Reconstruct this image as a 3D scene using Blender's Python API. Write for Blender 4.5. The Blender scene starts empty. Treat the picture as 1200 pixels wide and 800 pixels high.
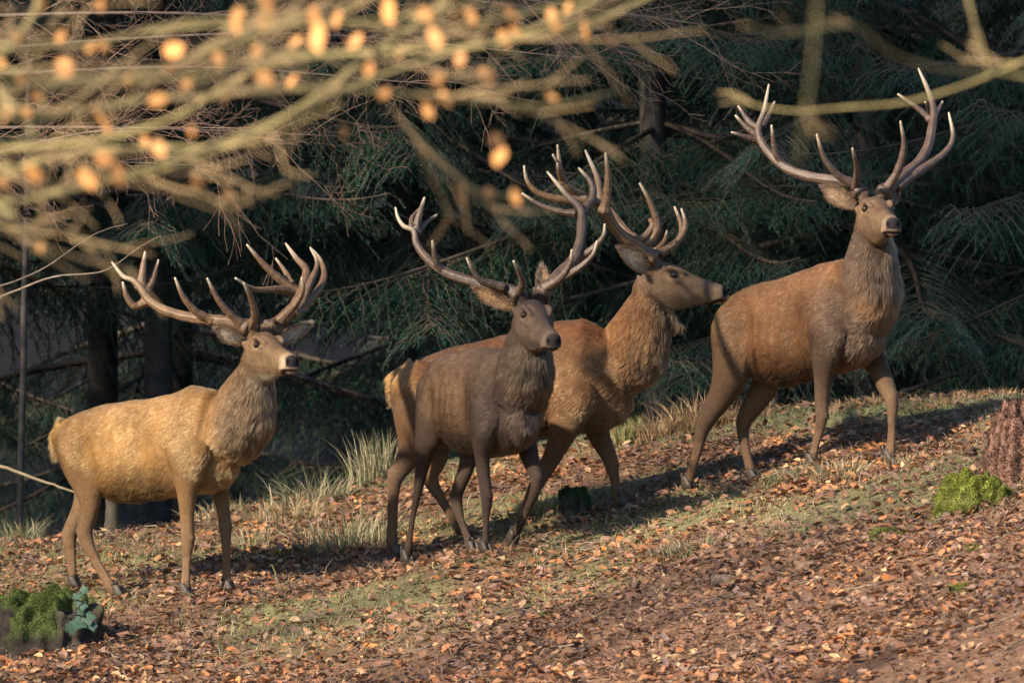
import bpy, bmesh, math, random
import numpy as np
from mathutils import Vector, Matrix, noise

random.seed(7)
RNG = np.random.default_rng(11)
SC = bpy.context.scene
COL = SC.collection
R = math.radians

# ------------------------------------------------------------------ camera, sky, sun, exposure
D = 40.0            # metres from the lens to the stags
F = 210.0 * D       # focal length in pixels of the 1200 px wide photograph
cd = bpy.data.cameras.new('camera')
cam = bpy.data.objects.new('camera', cd)
COL.objects.link(cam)
cam.location = (0, -D, 0)
cam.rotation_euler = (R(90), 0, 0)
cd.sensor_width = 36.0
cd.lens = F / 1200.0 * 36.0
cd.clip_start = 0.5
cd.clip_end = 2000
cd.dof.use_dof = True
cd.dof.focus_distance = D - 0.1
cd.dof.aperture_fstop = 5.3
SC.camera = cam

SUN_EL = R(31)
SUN_FROM = Vector((-0.76, -0.65, 0)).normalized()      # horizontal direction towards the sun
w = bpy.data.worlds.new('World')
SC.world = w
w.use_nodes = True
nt = w.node_tree
nt.nodes.clear()
sky = nt.nodes.new('ShaderNodeTexSky')
sky.sky_type = 'NISHITA'
sky.sun_disc = False
sky.sun_elevation = SUN_EL
sky.sun_rotation = math.atan2(SUN_FROM.x, SUN_FROM.y)
sky.air_density = 1.0
sky.dust_density = 0.4
sky.ozone_density = 4.0
bg = nt.nodes.new('ShaderNodeBackground')
bg.inputs['Strength'].default_value = 0.105
wo = nt.nodes.new('ShaderNodeOutputWorld')
nt.links.new(sky.outputs[0], bg.inputs[0])
nt.links.new(bg.outputs[0], wo.inputs[0])

sd = bpy.data.lights.new('sun', 'SUN')
sd.energy = 5.0
sd.angle = R(2.0)
sd.color = (1.0, 0.85, 0.66)
sun = bpy.data.objects.new('sun', sd)
COL.objects.link(sun)
sdir = -(SUN_FROM * math.cos(SUN_EL) + Vector((0, 0, math.sin(SUN_EL))))
sun.rotation_euler = sdir.to_track_quat('-Z', 'Y').to_euler()
sun.location = (-20, -15, 15)

SC.view_settings.view_transform = 'Standard'
SC.view_settings.look = 'None'
SC.view_settings.gamma = 1.0
SC.view_settings.use_curve_mapping = False
SC.view_settings.exposure = 1.5
SC.render.engine = 'CYCLES'
SC.cycles.max_bounces = 6
SC.cycles.diffuse_bounces = 3
SC.cycles.transparent_max_bounces = 8
SC.cycles.use_denoising = True

# ------------------------------------------------------------------ helpers
def W(px, py, Y):
    k = (Y + D) / F
    return np.array([(px - 600.0) * k, Y, -(py - 400.0) * k])

def empty(name, loc=(0, 0, 0), label=None, cat=None, group=None, kind=None):
    o = bpy.data.objects.new(name, None)
    COL.objects.link(o)
    o.location = loc
    tag(o, label, cat, group, kind)
    return o

def tag(o, label=None, cat=None, group=None, kind=None):
    if label: o['label'] = label
    if cat: o['category'] = cat
    if group: o['group'] = group
    if kind: o['kind'] = kind
    return o

def link(name, me, mat=None, parent=None, smooth=True):
    """mesh in world coordinates -> object; under a parent the world place is kept"""
    o = bpy.data.objects.new(name, me)
    COL.objects.link(o)
    if mat is not None and not me.materials:
        me.materials.append(mat)
    if parent is not None:
        o.parent = parent
        o.matrix_parent_inverse = Matrix.Translation(-Vector(parent.location)) if parent.parent is None \
            else Matrix.Translation(-Vector(parent.location))
    if smooth:
        me.shade_smooth()
    return o

def mesh_np(name, V, Fc, cols=None, attr='col'):
    """numpy mesh: V (n,3); Fc list of int arrays (m,k)"""
    me = bpy.data.meshes.new(name)
    V = np.ascontiguousarray(V, dtype=np.float32)
    if not isinstance(Fc, (list, tuple)):
        Fc = [Fc]
    Fc = [np.ascontiguousarray(f, dtype=np.int32) for f in Fc if len(f)]
    nl = sum(f.size for f in Fc)
    nf = sum(len(f) for f in Fc)
    me.vertices.add(len(V)); me.vertices.foreach_set('co', V.ravel())
    me.loops.add(nl); me.loops.foreach_set('vertex_index', np.concatenate([f.ravel() for f in Fc]))
    me.polygons.add(nf)
    tot = np.concatenate([np.full(len(f), f.shape[1], dtype=np.int32) for f in Fc])
    st = np.concatenate([[0], np.cumsum(tot)[:-1]]).astype(np.int32)
    me.polygons.foreach_set('loop_start', st)
    me.update(calc_edges=True)
    me.validate()
    if cols is not None:
        set_col(me, cols, attr)
    return me

def set_col(me, cols, attr='col'):
    a = me.attributes.new(attr, 'FLOAT_COLOR', 'POINT')
    c = np.ones((len(me.vertices), 4), dtype=np.float32)
    c[:, :3] = cols
    a.data.foreach_set('color', c.ravel())

def set_float(me, vals, attr):
    a = me.attributes.new(attr, 'FLOAT', 'POINT')
    a.data.foreach_set('value', np.ascontiguousarray(vals, dtype=np.float32))

def sm(x, a, b):
    t = np.clip((np.asarray(x, float) - a) / (b - a), 0, 1)
    return t * t * (3 - 2 * t)

def nz(P, scale, seed=0.0):
    """perlin noise of points, -1..1"""
    P = np.asarray(P, float) * scale
    return np.array([noise.noise((p[0] + seed, p[1] - seed * 0.7, p[2] + seed * 1.3)) for p in P])

def vnoise2(x, y, seed=0):
    """fast 2-D value noise, vectorised, 0..1"""
    xi = np.floor(x).astype(np.int64); yi = np.floor(y).astype(np.int64)
    fx = x - xi; fy = y - yi
    fx = fx * fx * (3 - 2 * fx); fy = fy * fy * (3 - 2 * fy)
    def h(a, b):
        n = (a * 374761393 + b * 668265263 + seed * 974711) & 0x7fffffff
        n = ((n ^ (n >> 13)) * 1274126177) & 0x7fffffff
        return ((n ^ (n >> 16)) & 0xffff) / 65535.0
    return (h(xi, yi) * (1 - fx) + h(xi + 1, yi) * fx) * (1 - fy) + (h(xi, yi + 1) * (1 - fx) + h(xi + 1, yi + 1) * fx) * fy

def fbm2(x, y, seed=0, oct=4):
    s = 0; a = 0.5; t = 0
    for i in range(oct):
        s = s + a * vnoise2(x, y, seed + i * 17); t += a
        x = x * 2.03 + 3.1; y = y * 2.03 - 1.7; a *= 0.5
    return s / t

def catmull(P, n):
    """resample a polyline (k,m) with a Catmull-Rom curve to n points, even in length"""
    P = np.asarray(P, float)
    if len(P) == 2:
        t = np.linspace(0, 1, n)[:, None]
        return P[0] * (1 - t) + P[1] * t
    Q = np.vstack([2 * P[0] - P[1], P, 2 * P[-1] - P[-2]])
    out = []
    for i in range(1, len(Q) - 2):
        p0, p1, p2, p3 = Q[i - 1], Q[i], Q[i + 1], Q[i + 2]
        t = np.linspace(0, 1, 12, endpoint=False)[:, None]
        out.append(0.5 * ((2 * p1) + (-p0 + p2) * t + (2 * p0 - 5 * p1 + 4 * p2 - p3) * t ** 2 + (-p0 + 3 * p1 - 3 * p2 + p3) * t ** 3))
    out.append(P[-1:])
    C = np.vstack(out)
    s = np.concatenate([[0], np.cumsum(np.linalg.norm(np.diff(C[:, :3], axis=0), axis=1))])
    u = np.linspace(0, s[-1], n)
    return np.stack([np.interp(u, s, C[:, j]) for j in range(C.shape[1])], axis=1)

class MB:
    """collects tubes and sheets into one numpy mesh with a colour per vertex"""
    def __init__(self):
        self.v = []; self.q = []; self.t = []; self.c = []; self.n = 0
    def add(self, V, quads=None, tris=None, col=(1, 1, 1)):
        V = np.asarray(V, float)
        self.v.append(V)
        c = np.asarray(col, float)
        self.c.append(np.broadcast_to(c, (len(V), 3)))
        if quads is not None and len(quads): self.q.append(np.asarray(quads) + self.n)
        if tris is not None and len(tris): self.t.append(np.asarray(tris) + self.n)
        self.n += len(V)
    def tube(self, P, r, seg=8, col=(1, 1, 1), cap=True, flute=None):
        P = np.asarray(P, float); n = len(P)
        r = np.broadcast_to(np.asarray(r, float), (n,))
        T = np.gradient(P, axis=0); T /= np.linalg.norm(T, axis=1)[:, None] + 1e-12
        a = np.array([0, 0, 1.0]) if abs(T[0][2]) < 0.9 else np.array([1.0, 0, 0])
        N = np.zeros_like(P); b = a
        for i in range(n):
            b = b - T[i] * np.dot(b, T[i]); b /= np.linalg.norm(b) + 1e-12
            N[i] = b
        B = np.cross(T, N)
        th = np.linspace(0, 2 * math.pi, seg, endpoint=False)
        rm = np.ones((n, seg)) if flute is None else flute(n, th)
        V = P[:, None, :] + (r[:, None] * rm)[..., None] * (N[:, None, :] * np.cos(th)[None, :, None] + B[:, None, :] * np.sin(th)[None, :, None])
        i = np.arange(n - 1)[:, None]; j = np.arange(seg)[None, :]; j2 = (j + 1) % seg
        q = np.stack([i * seg + j, i * seg + j2, (i + 1) * seg + j2, (i + 1) * seg + j], -1).reshape(-1, 4)
        V = V.reshape(-1, 3)
        cc = np.asarray(col, float)
        if cc.ndim == 2: cc = np.repeat(cc, seg, axis=0)
        else: cc = np.broadcast_to(cc, (len(V), 3))
        if flute is not None: cc = cc * np.clip(1 + 3.0 * (rm.reshape(-1, 1) - 1), 0.35, 1.7)
        t = []
        if cap:
            V = np.vstack([V, P[:1], P[-1:]]); m = n * seg
            cc = np.vstack([cc, cc[:1], cc[-1:]])
            jj = np.arange(seg); jn = (jj + 1) % seg
            t = np.vstack([np.stack([np.full(seg, m), jn, jj], -1),
                           np.stack([np.full(seg, m + 1), (n - 1) * seg + jj, (n - 1) * seg + jn], -1)])
        self.add(V, q, t, cc)
    def mesh(self, name):
        f = []
        if self.q: f.append(np.vstack(self.q))
        if self.t: f.append(np.vstack(self.t))
        return mesh_np(name, np.vstack(self.v), f, np.vstack(self.c))

def mat_new(name):
    m = bpy.data.materials.new(name)
    m.use_nodes = True
    n = m.node_tree.nodes
    return m, n, m.node_tree.links, n['Principled BSDF']

def mat_attr(name, rough=0.8, attr='col', bump=0.0, bscale=200.0, spec=0.3, var=0.25, vscale=30.0, trans=0.0):
    """colour from a vertex attribute, broken up with noise, with a fine bump"""
    m, n, l, b = mat_new(name)
    a = n.new('ShaderNodeAttribute'); a.attribute_name = attr
    tc = n.new('ShaderNodeNewGeometry')
    no = n.new('ShaderNodeTexNoise'); no.inputs['Scale'].default_value = vscale; no.inputs['Detail'].default_value = 5
    l.new(tc.outputs['Position'], no.inputs['Vector'])
    mr = n.new('ShaderNodeMapRange'); mr.inputs['From Min'].default_value = 0.3; mr.inputs['From Max'].default_value = 0.7
    mr.inputs['To Min'].default_value = 1 - var; mr.inputs['To Max'].default_value = 1 + var
    l.new(no.outputs[0], mr.inputs['Value'])
    mu = n.new('ShaderNodeMix'); mu.data_type = 'RGBA'; mu.blend_type = 'MULTIPLY'; mu.inputs[0].default_value = 1
    l.new(a.outputs['Color'], mu.inputs[6]); l.new(mr.outputs[0], mu.inputs[7])
    l.new(mu.outputs[2], b.inputs['Base Color'])
    b.inputs['Roughness'].default_value = rough
    b.inputs['Specular IOR Level'].default_value = spec
    if bump:
        n2 = n.new('ShaderNodeTexNoise'); n2.inputs['Scale'].default_value = bscale; n2.inputs['Detail'].default_value = 4
        l.new(tc.outputs['Position'], n2.inputs['Vector'])
        bp = n.new('ShaderNodeBump'); bp.inputs['Strength'].default_value = bump; bp.inputs['Distance'].default_value = 0.01
        l.new(n2.outputs[0], bp.inputs['Height']); l.new(bp.outputs[0], b.inputs['Normal'])
    if trans:
        tr = n.new('ShaderNodeBsdfTranslucent'); l.new(mu.outputs[2], tr.inputs['Color'])
        mx = n.new('ShaderNodeMixShader'); mx.inputs[0].default_value = trans
        l.new(b.outputs[0], mx.inputs[1]); l.new(tr.outputs[0], mx.inputs[2])
        l.new(mx.outputs[0], n['Material Output'].inputs['Surface'])
    return m
# ------------------------------------------------------------------ the four stags
M_SKIN = mat_attr('coat_skin', 0.85, bump=0.25, bscale=260, spec=0.15, var=0.2, vscale=60)
M_ANTLER = mat_attr('antler_bone', 0.5, bump=0.5, bscale=120, spec=0.45, var=0.25, vscale=90)
M_EAR = mat_attr('ear_skin', 0.85, bump=0.3, bscale=150, spec=0.1, trans=0.15)
M_HOOF = mat_attr('hoof_horn', 0.55, bump=0.2, bscale=90)
M_EYE, _n, _l, _b = mat_new('eye_wet')
_b.inputs['Base Color'].default_value = (0.006, 0.004, 0.003, 1); _b.inputs['Roughness'].default_value = 0.08
_lw = _n.new('ShaderNodeTexNoise'); _lw.inputs['Scale'].default_value = 80
_cr = _n.new('ShaderNodeValToRGB'); _cr.color_ramp.elements[0].color = (0.004, 0.003, 0.002, 1); _cr.color_ramp.elements[1].color = (0.02, 0.011, 0.006, 1)
_l.new(_lw.outputs[0], _cr.inputs[0]); _l.new(_cr.outputs[0], _b.inputs['Base Color'])

M_FUR, _n, _l, _b = mat_new('coat_hair')
_a = _n.new('ShaderNodeAttribute'); _a.attribute_name = 'hcol'
_h = _n.new('ShaderNodeBsdfHairPrincipled')
_h.parametrization = 'COLOR'
_h.inputs['Roughness'].default_value = 0.5
_h.inputs['IOR'].default_value = 1.32
_h.inputs['Radial Roughness'].default_value = 0.6
_h.inputs['Random Roughness'].default_value = 0.2
_l.new(_a.outputs['Color'], _h.inputs['Color'])
_l.new(_h.outputs[0], _n['Material Output'].inputs['Surface'])

# head, in its own frame: a forward to the nose, z up; origin between the jaw joints
HEAD = [  # a, top, bottom, half width
    (-0.055, 0.035, -0.080, 0.045), (-0.03, 0.066, -0.118, 0.070), (0.02, 0.088, -0.143, 0.083), (0.07, 0.095, -0.150, 0.084),
    (0.12, 0.086, -0.146, 0.083), (0.165, 0.070, -0.134, 0.074), (0.21, 0.052, -0.120, 0.062), (0.26, 0.036, -0.107, 0.052),
    (0.31, 0.024, -0.098, 0.048), (0.35, 0.016, -0.094, 0.049), (0.385, 0.010, -0.088, 0.049), (0.412, -0.002, -0.080, 0.043), (0.426, -0.020, -0.068, 0.026)]
EYE = (0.125, 0.083, 0.036)
NOSE_A = 0.415

class Frame:
    def __init__(s, o, yaw, pitch, roll=0.0):
        cy, sy = math.cos(yaw), math.sin(yaw); cp, sp = math.cos(pitch), math.sin(pitch)
        s.u = np.array([cy * cp, -sy * cp, -sp])
        s.v = np.array([-sy, -cy, 0.0])           # towards the camera side
        s.w = np.cross(s.u, -s.v); s.w /= np.linalg.norm(s.w)
        if s.w[2] < 0: s.w = -s.w
        cr, sr = math.cos(roll), math.sin(roll)
        v, w_ = s.v.copy(), s.w.copy()
        s.v = v * cr + w_ * sr; s.w = w_ * cr - v * sr
        s.o = np.asarray(o, float)
    def __call__(s, a, b, z):
        return s.o + s.u * a + s.v * b + s.w * z

def ring(c, U, S, seg=28, p=2.3):
    th = np.linspace(0, 2 * math.pi, seg, endpoint=False)
    cs, sn = np.cos(th), np.sin(th)
    e = 2.0 / p
    cs = np.sign(cs) * np.abs(cs) ** e; sn = np.sign(sn) * np.abs(sn) ** e
    return c + sn[:, None] * U + cs[:, None] * S

def add_loft(mb, rings):
    seg = len(rings[0]); n = len(rings)
    V = np.vstack(rings)
    i = np.arange(n - 1)[:, None]; j = np.arange(seg)[None, :]; j2 = (j + 1) % seg
    q = np.stack([i * seg + j, i * seg + j2, (i + 1) * seg + j2, (i + 1) * seg + j], -1).reshape(-1, 4)
    V = np.vstack([V, rings[0].mean(0)[None], rings[-1].mean(0)[None]]); m = n * seg
    jj = np.arange(seg); jn = (jj + 1) % seg
    t = np.vstack([np.stack([np.full(seg, m), jn, jj], -1), np.stack([np.full(seg, m + 1), (n - 1) * seg + jj, (n - 1) * seg + jn], -1)])
    mb.add(V, q, t)

HOOVES = []       # ground contacts found while the bodies are laid out

def plan_stag(s):
    """world positions of every station of one stag"""
    th = R(s['yaw']); u = np.array([math.cos(th), -math.sin(th), 0]); v = np.array([-math.sin(th), -math.cos(th), 0])
    px0, Y0 = s['anchor']
    P0 = W(px0, 400, Y0)
    def solve(px, py, b):
        k = (px - 600.0) / F
        a = (k * (P0[1] + b * v[1] + D) - P0[0] - b * v[0]) / (u[0] - k * u[1])
        Y = P0[1] + a * u[1] + b * v[1]
        return W(px, py, Y)
    s['solve'] = solve; s['u'] = u; s['v'] = v
    cx = s['crop']
    s['T'] = []
    for (x, t, b_, hw) in s['trunk']:
        p1 = solve(*cx(x, t), 0); p2 = solve(*cx(x, b_), 0)
        s['T'].append(((p1 + p2) / 2, (p1[2] - p2[2]) / 2, hw))
    s['N'] = [(solve(*s['ncrop'](x, y), 0), ru, rw) for (x, y, ru, rw) in s['neck']]
    s['L'] = []
    for leg in s['legs']:
        st = [(solve(*cx(x, y), b), r * k * 1.05, r * 0.86 * k2) for (x, y, b, r, k, k2) in leg['st']]
        s['L'].append(st)
        if leg.get('ground', True):
            HOOVES.append(st[-1][0])

def seg_info(V, chains):
    """for every vertex: nearest chain and place along it"""
    best = np.full(len(V), 1e9); ci = np.zeros(len(V), int); ct = np.zeros(len(V)); flow = np.zeros((len(V), 3))
    for k, ch in enumerate(chains):
        P = ch['P']; r = ch['r']; n = len(P)
        for i in range(n - 1):
            d = P[i + 1] - P[i]; L2 = np.dot(d, d) + 1e-12
            t = np.clip(((V - P[i]) @ d) / L2, 0, 1)
            c = P[i] + t[:, None] * d
            rr = r[i] * (1 - t) + r[i + 1] * t
            dist = np.linalg.norm(V - c, axis=1) / (rr * ch.get('bias', 1.0))
            m = dist < best
            best[m] = dist[m]; ci[m] = k; ct[m] = (i + t[m]) / (n - 1); flow[m] = d / math.sqrt(L2)
    return ci, ct, flow

def smooth_field(X, edges, n, it):
    cnt = np.bincount(edges.ravel(), minlength=n).astype(float) + 1e-9
    X = np.asarray(X, float); one = X.ndim == 1
    if one: X = X[:, None]
    for _ in range(it):
        A = np.zeros_like(X)
        for j in range(X.shape[1]):
            A[:, j] = np.bincount(edges[:, 0], X[edges[:, 1], j], n) + np.bincount(edges[:, 1], X[edges[:, 0], j], n)
        X = 0.4 * X + 0.6 * A / cnt[:, None]
    return X[:, 0] if one else X

def build_stag(s):
    u, v = s['u'], s['v']
    zaxis = np.array([0, 0, 1.0])
    hoof_pts = [l[-1][0] for l in s['L']]
    base = np.mean(hoof_pts, axis=0)
    root = empty('stag', tuple(base), s['label'], 'deer', 'red deer stags walking up the slope')
    s['root'] = root
    mb = MB()
    # trunk
    add_loft(mb, [ring(c, zaxis * h, v * hw * 0.92, 32, 2.1) for (c, h, hw) in s['T']])
    # neck (its last rings run down into the chest)
    def tube_rings(st, lat, p=2.0, seg=24):
        P = np.array([x[0] for x in st]); T = np.gradient(P, axis=0)
        rs = []
        for i in range(len(P)):
            t = T[i] / np.linalg.norm(T[i])
            S = lat - t * np.dot(lat, t); S /= np.linalg.norm(S)
            U = np.cross(t, S)
            rs.append(ring(P[i], U * st[i][1], S * st[i][2], seg, p))
        return rs
    def refine(st, n):
        A = np.array([[*x[0], x[1], x[2]] for x in st])
        A = catmull(A, n)
        return [(a[:3], a[3], a[4]) for a in A]
    neck = refine(s['N'], 16)
    hy = R(s['head_yaw'])
    latn = v.copy()
    add_loft(mb, tube_rings(neck, latn, 2.0))
    # head
    hp = R(s['head_pitch'])
    fr = Frame((0, 0, 0), hy, hp, R(s.get('head_roll', 0)))
    anchor_local = s['head_anchor_local']; ax, ay = s['head_anchor']
    # depth: the jaw joint sits on the top of the neck
    top = s['N'][0][0]
    Yh = top[1] + s.get('head_dy', 0.0)
    hs = s.get('head_scale', 1.0)
    def H(a, b, z): return fr(a * hs, b * hs * 1.08, z * hs * 1.15)
    off = H(*anchor_local)
    tgt = W(ax, ay, Yh + off[1])
    fr.o = tgt - off
    s['fr'] = fr
    hr = []
    A = catmull(np.array([[a, t, b, w_] for (a, t, b, w_) in HEAD]), 30)
    A = np.array(sorted(A.tolist()))
    th = np.linspace(0, 2 * math.pi, 26, endpoint=False)
    for (a, t, b, w_) in A:
        cs, sn = np.cos(th), np.sin(th)
        z = (t + b) / 2 + (t - b) / 2 * np.sign(sn) * np.abs(sn) ** 0.88
        # narrower below (jaw) than at the cheek bones
        wj = np.where(sn < 0, 1 - 0.34 * sm(-sn, 0.1, 1.0), 1.0) * (1 - 0.15 * sm(sn, 0.4, 1))
        y = w_ * wj * np.sign(cs) * np.abs(cs) ** 0.85
        hr.append(np.array([H(a, yy, zz) for yy, zz in zip(y, z)]))
    add_loft(mb, hr)
    # brows, cheek ridges and antler pedicles
    for sd_ in (1, -1):
        mb.tube([H(0.06, sd_ * 0.055, 0.060), H(0.10, sd_ * 0.068, 0.068), H(0.145, sd_ * 0.062, 0.062), H(0.19, sd_ * 0.048, 0.045)], [0.016, 0.0165, 0.015, 0.010], 10)
        mb.tube([H(0.09, sd_ * 0.066, 0.005), H(0.14, sd_ * 0.068, 0.008), H(0.20, sd_ * 0.055, -0.005), H(0.27, sd_ * 0.04, -0.02)], [0.018, 0.02, 0.014, 0.010], 10)
        mb.tube([H(0.005, sd_ * 0.038, 0.06), H(-0.005, sd_ * 0.052, 0.112)], [0.034, 0.028], 12)
        mb.tube([H(-0.005, sd_ * 0.06, 0.02), H(-0.03, sd_ * 0.084, 0.040)], [0.030, 0.010], 10)
        mb.tube([H(0.352, sd_ * 0.030, -0.062), H(0.398, sd_ * 0.028, -0.060)], [0.026, 0.022], 10)
    # head - neck joint: fill nape and throat
    nk = s['N']
    mb.tube([H(0.0, 0, -0.01), (H(-0.04, 0, -0.04) + nk[0][0]) / 2, nk[1][0]], [0.088, 0.092, 0.105], 18)
    # legs
    for st in s['L']:
        d0 = st[0][0] - st[1][0]; d0 = d0 / np.linalg.norm(d0)
        st = [(st[0][0] + d0 * st[0][1] * 0.85, st[0][1] * 0.30, st[0][2] * 0.30), (st[0][0] + d0 * st[0][1] * 0.5, st[0][1] * 0.75, st[0][2] * 0.72)] + st
        add_loft(mb, tube_rings(refine(st[:-1] + [(st[-1][0] + (st[-2][0] - st[-1][0]) * 0.35, st[-2][1] * 0.95, st[-2][2] * 0.95)], 26), v, 2.0, 18))
    for li, hi in s['hocks']:
        st = s['L'][li]; hk = st[hi][0]; ab = st[hi - 1][0]
        dn = st[hi + 1][0] - hk; dn /= np.linalg.norm(dn)
        bk = -u * 0.030 - dn * 0.030
        mb.tube([ab - u * st[hi - 1][1] * 0.75, (ab + hk) / 2 - u * st[hi][1] * 0.95 + bk * 0.3, hk + bk, hk + bk * 0.4 + dn * 0.05, hk + dn * 0.14 - u * st[hi + 1][1] * 0.5], [0.016, 0.013, 0.020, 0.018, 0.010], 10)
    for li in (0, 1):          # knee caps and the tendon behind the cannon
        st = s['L'][li]; ki = s['knees'][li]; kn = st[ki][0]
        mb.tube([kn + zaxis * 0.04 + u * st[ki][1] * 0.35, kn + u * st[ki][1] * 0.45, kn - zaxis * 0.035 + u * st[ki][1] * 0.3], [0.020, 0.030, 0.018], 10)
    # haunch and shoulder masses are the first leg stations; the tail
    tl = s['T'][-1]; t2 = s['T'][-3]
    tp = t2[0] + zaxis * t2[1] * 0.72 - u * 0.05
    tb = tl[0] - u * 0.035
    mb.tube([tp, tb + zaxis * tl[1] * 0.6, tb - zaxis * 0.04, tb - zaxis * 0.11 + u * 0.01], [0.05, 0.036, 0.030, 0.014], 10)
    if s.get('beard'):
        a0, b0 = s['beard']
        mb.tube([a0, b0], [0.05, 0.02], 10)
    raw = mb.mesh('raw_body')
    tmp = bpy.data.objects.new('tmp_body', raw); COL.objects.link(tmp)
    md = tmp.modifiers.new('r', 'REMESH'); md.mode = 'VOXEL'; md.voxel_size = 0.0078; md.use_smooth_shade = True
    m2 = tmp.modifiers.new('s', 'SMOOTH'); m2.factor = 0.5; m2.iterations = 6
    dg = bpy.context.evaluated_depsgraph_get()
    me = bpy.data.meshes.new_from_object(tmp.evaluated_get(dg), depsgraph=dg)
    bpy.data.objects.remove(tmp)
    me.name = 'body'
    n = len(me.vertices)
    V = np.empty(n * 3, np.float32); me.vertices.foreach_get('co', V); V = V.reshape(-1, 3).astype(float)
    E = np.empty(len(me.edges) * 2, np.int32); me.edges.foreach_get('vertices', E); E = E.reshape(-1, 2)
    # ---- which part of the animal each vertex belongs to
    Hc = np.array([H(a, 0, (t + b) / 2) for (a, t, b, w_) in HEAD])[::-1]
    chains = [dict(P=np.array([x[0] for x in s['T']]), r=np.array([(x[1] + x[2]) / 2 for x in s['T']])),
              dict(P=np.array([x[0] for x in neck]), r=np.array([(x[1] + x[2]) / 2 for x in neck])),
              dict(P=Hc, r=np.array([(t - b) / 2 * hs for (a, t, b, w_) in HEAD])[::-1] * 0.8)]
    for st in s['L']:
        rf = refine(st, 20)
        k0 = 4
        chains.append(dict(P=np.array([x[0] for x in rf])[k0:], r=np.array([x[1] for x in rf])[k0:], bias=0.85))
    ci, ct, flow = seg_info(V, chains)
    isT, isN, isH = ci == 0, ci == 1, ci == 2
    isL = ci >= 3
    # muscle relief: gentle bulges, flank hollows, coat lumps
    nrm = np.empty(n * 3, np.float32); me.vertices.foreach_get('normal', nrm); nrm = nrm.reshape(-1, 3).astype(float)
    f1 = np.array([noise.noise((p[0] * 7, p[1] * 7, p[2] * 7)) for p in V + s['seed'] * 10])
    f2 = np.array([noise.noise((p[0] * 22, p[1] * 22, p[2] * 22)) for p in V - s['seed'] * 7])
    amp = np.where(isT, 1.0, np.where(isN, 1.3, np.where(isH, 0.12, 0.25)))
    amp = smooth_field(amp, E, n, 6)
    V = V + nrm * (amp * (0.006 * f1 + 0.0018 * f2))[:, None]
    _T = np.array([x[0] for x in s['T']]); _Lt = (_T[-1] - _T[0]) @ (-u); _a = ((V - _T[0]) @ (-u)) / _Lt
    _aa = np.array([(q - _T[0]) @ (-u) for q in _T]) / _Lt
    _hv = (V[:, 2] - np.interp(_a, _aa, _T[:, 2])) / np.interp(_a, _aa, np.array([x[1] for x in s['T']]))
    gs = lambda a0, h0, wa, wh: np.exp(-((_a - a0) / wa) ** 2 - ((_hv - h0) / wh) ** 2)
    rel = 0.022 * gs(.26, .05, .10, .50) + 0.012 * gs(.20, -.55, .07, .3) - 0.018 * gs(.415, .0, .045, .65) - 0.012 * gs(.34, .72, .05, .2)
    rel += 0.010 * gs(.57, -.2, .13, .5) - 0.030 * gs(.745, -.05, .055, .42) - 0.022 * gs(.76, -.75, .06, .35)
    rel += 0.022 * gs(.90, .05, .07, .45) + 0.015 * gs(.80, .72, .045, .16) - 0.012 * gs(.87, .62, .03, .15)
    rel += 0.0035 * np.sin(_a * 95 + 2.2 * _hv) * gs(.57, -.1, .12, .6)
    rel *= (isT | isL) * np.abs(nrm @ v)
    rel = smooth_field(rel, E, n, 14)
    V = V + nrm * rel[:, None]
    cn = isL * sm(ct, 0.60, 0.66) * (1 - sm(ct, 0.84, 0.88))
    V = V - nrm * (0.0055 * cn * sm(np.abs(nrm @ v), 0.55, 0.95))[:, None]
    hl = (V - fr.o)
    la, lb, lz = hl @ fr.u / hs, hl @ fr.v / hs / 1.08, hl @ fr.w / hs / 1.15
    # nostrils and the mouth line
    for sd_ in (1, -1):
        d2 = ((la - 0.418) / 0.016) ** 2 + ((lb - sd_ * 0.026) / 0.010) ** 2 + ((lz + 0.030) / 0.011) ** 2
        V -= (fr.u * 0.014)[None, :] * np.exp(-d2)[:, None]
    mouth = np.exp(-((lz + 0.071 + 0.02 * sm(la, 0.40, 0.33)) / 0.007) ** 2) * sm(la, 0.30, 0.34) * isH
    V -= nrm * (0.006 * mouth)[:, None]
    me.vertices.foreach_set('co', V.astype(np.float32).ravel())
    me.update()
    me.vertices.foreach_get('normal', (nb := np.empty(n * 3, np.float32))); nrm = nb.reshape(-1, 3).astype(float)
    # ---- coat colours by region
    def rich(c, k=1.25):
        c = np.array(c, float); g_ = c.mean(); return np.clip(g_ + (c - g_) * k, 0.004, 1) * s.get('tone', 0.66)
    p = {k_: (rich(v_) if isinstance(v_, tuple) else v_) for k_, v_ in s['pal'].items()}
    C = np.zeros((n, 3))
    # trunk: height and place along
    Tm = np.array([x[0] for x in s['T']]); Th = np.array([x[1] for x in s['T']])
    al = (V - Tm[0]) @ (-u); Lt = (Tm[-1] - Tm[0]) @ (-u)
    tt = np.clip(al / Lt, 0, 1)
    ks = np.linspace(0, 1, len(Tm)); aa = np.array([(q - Tm[0]) @ (-u) for q in Tm]) / Lt
    zc = np.interp(tt, aa, Tm[:, 2]); hh = np.interp(tt, aa, Th)
    hv = (V[:, 2] - zc) / hh                # -1 belly .. 1 back
    def mixc(A, B, f):
        A = np.asarray(A, float); B = np.asarray(B, float)
        return A * (1 - f[:, None]) + B * f[:, None]
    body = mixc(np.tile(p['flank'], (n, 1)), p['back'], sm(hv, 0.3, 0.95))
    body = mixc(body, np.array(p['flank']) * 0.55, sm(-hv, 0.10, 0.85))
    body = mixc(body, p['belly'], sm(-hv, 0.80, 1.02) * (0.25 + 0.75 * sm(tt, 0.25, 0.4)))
    body = mixc(body, p['shoulder'], (1 - sm(tt, 0.15, 0.42)) * (1 - sm(hv, 0.2, 0.9)))
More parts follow.
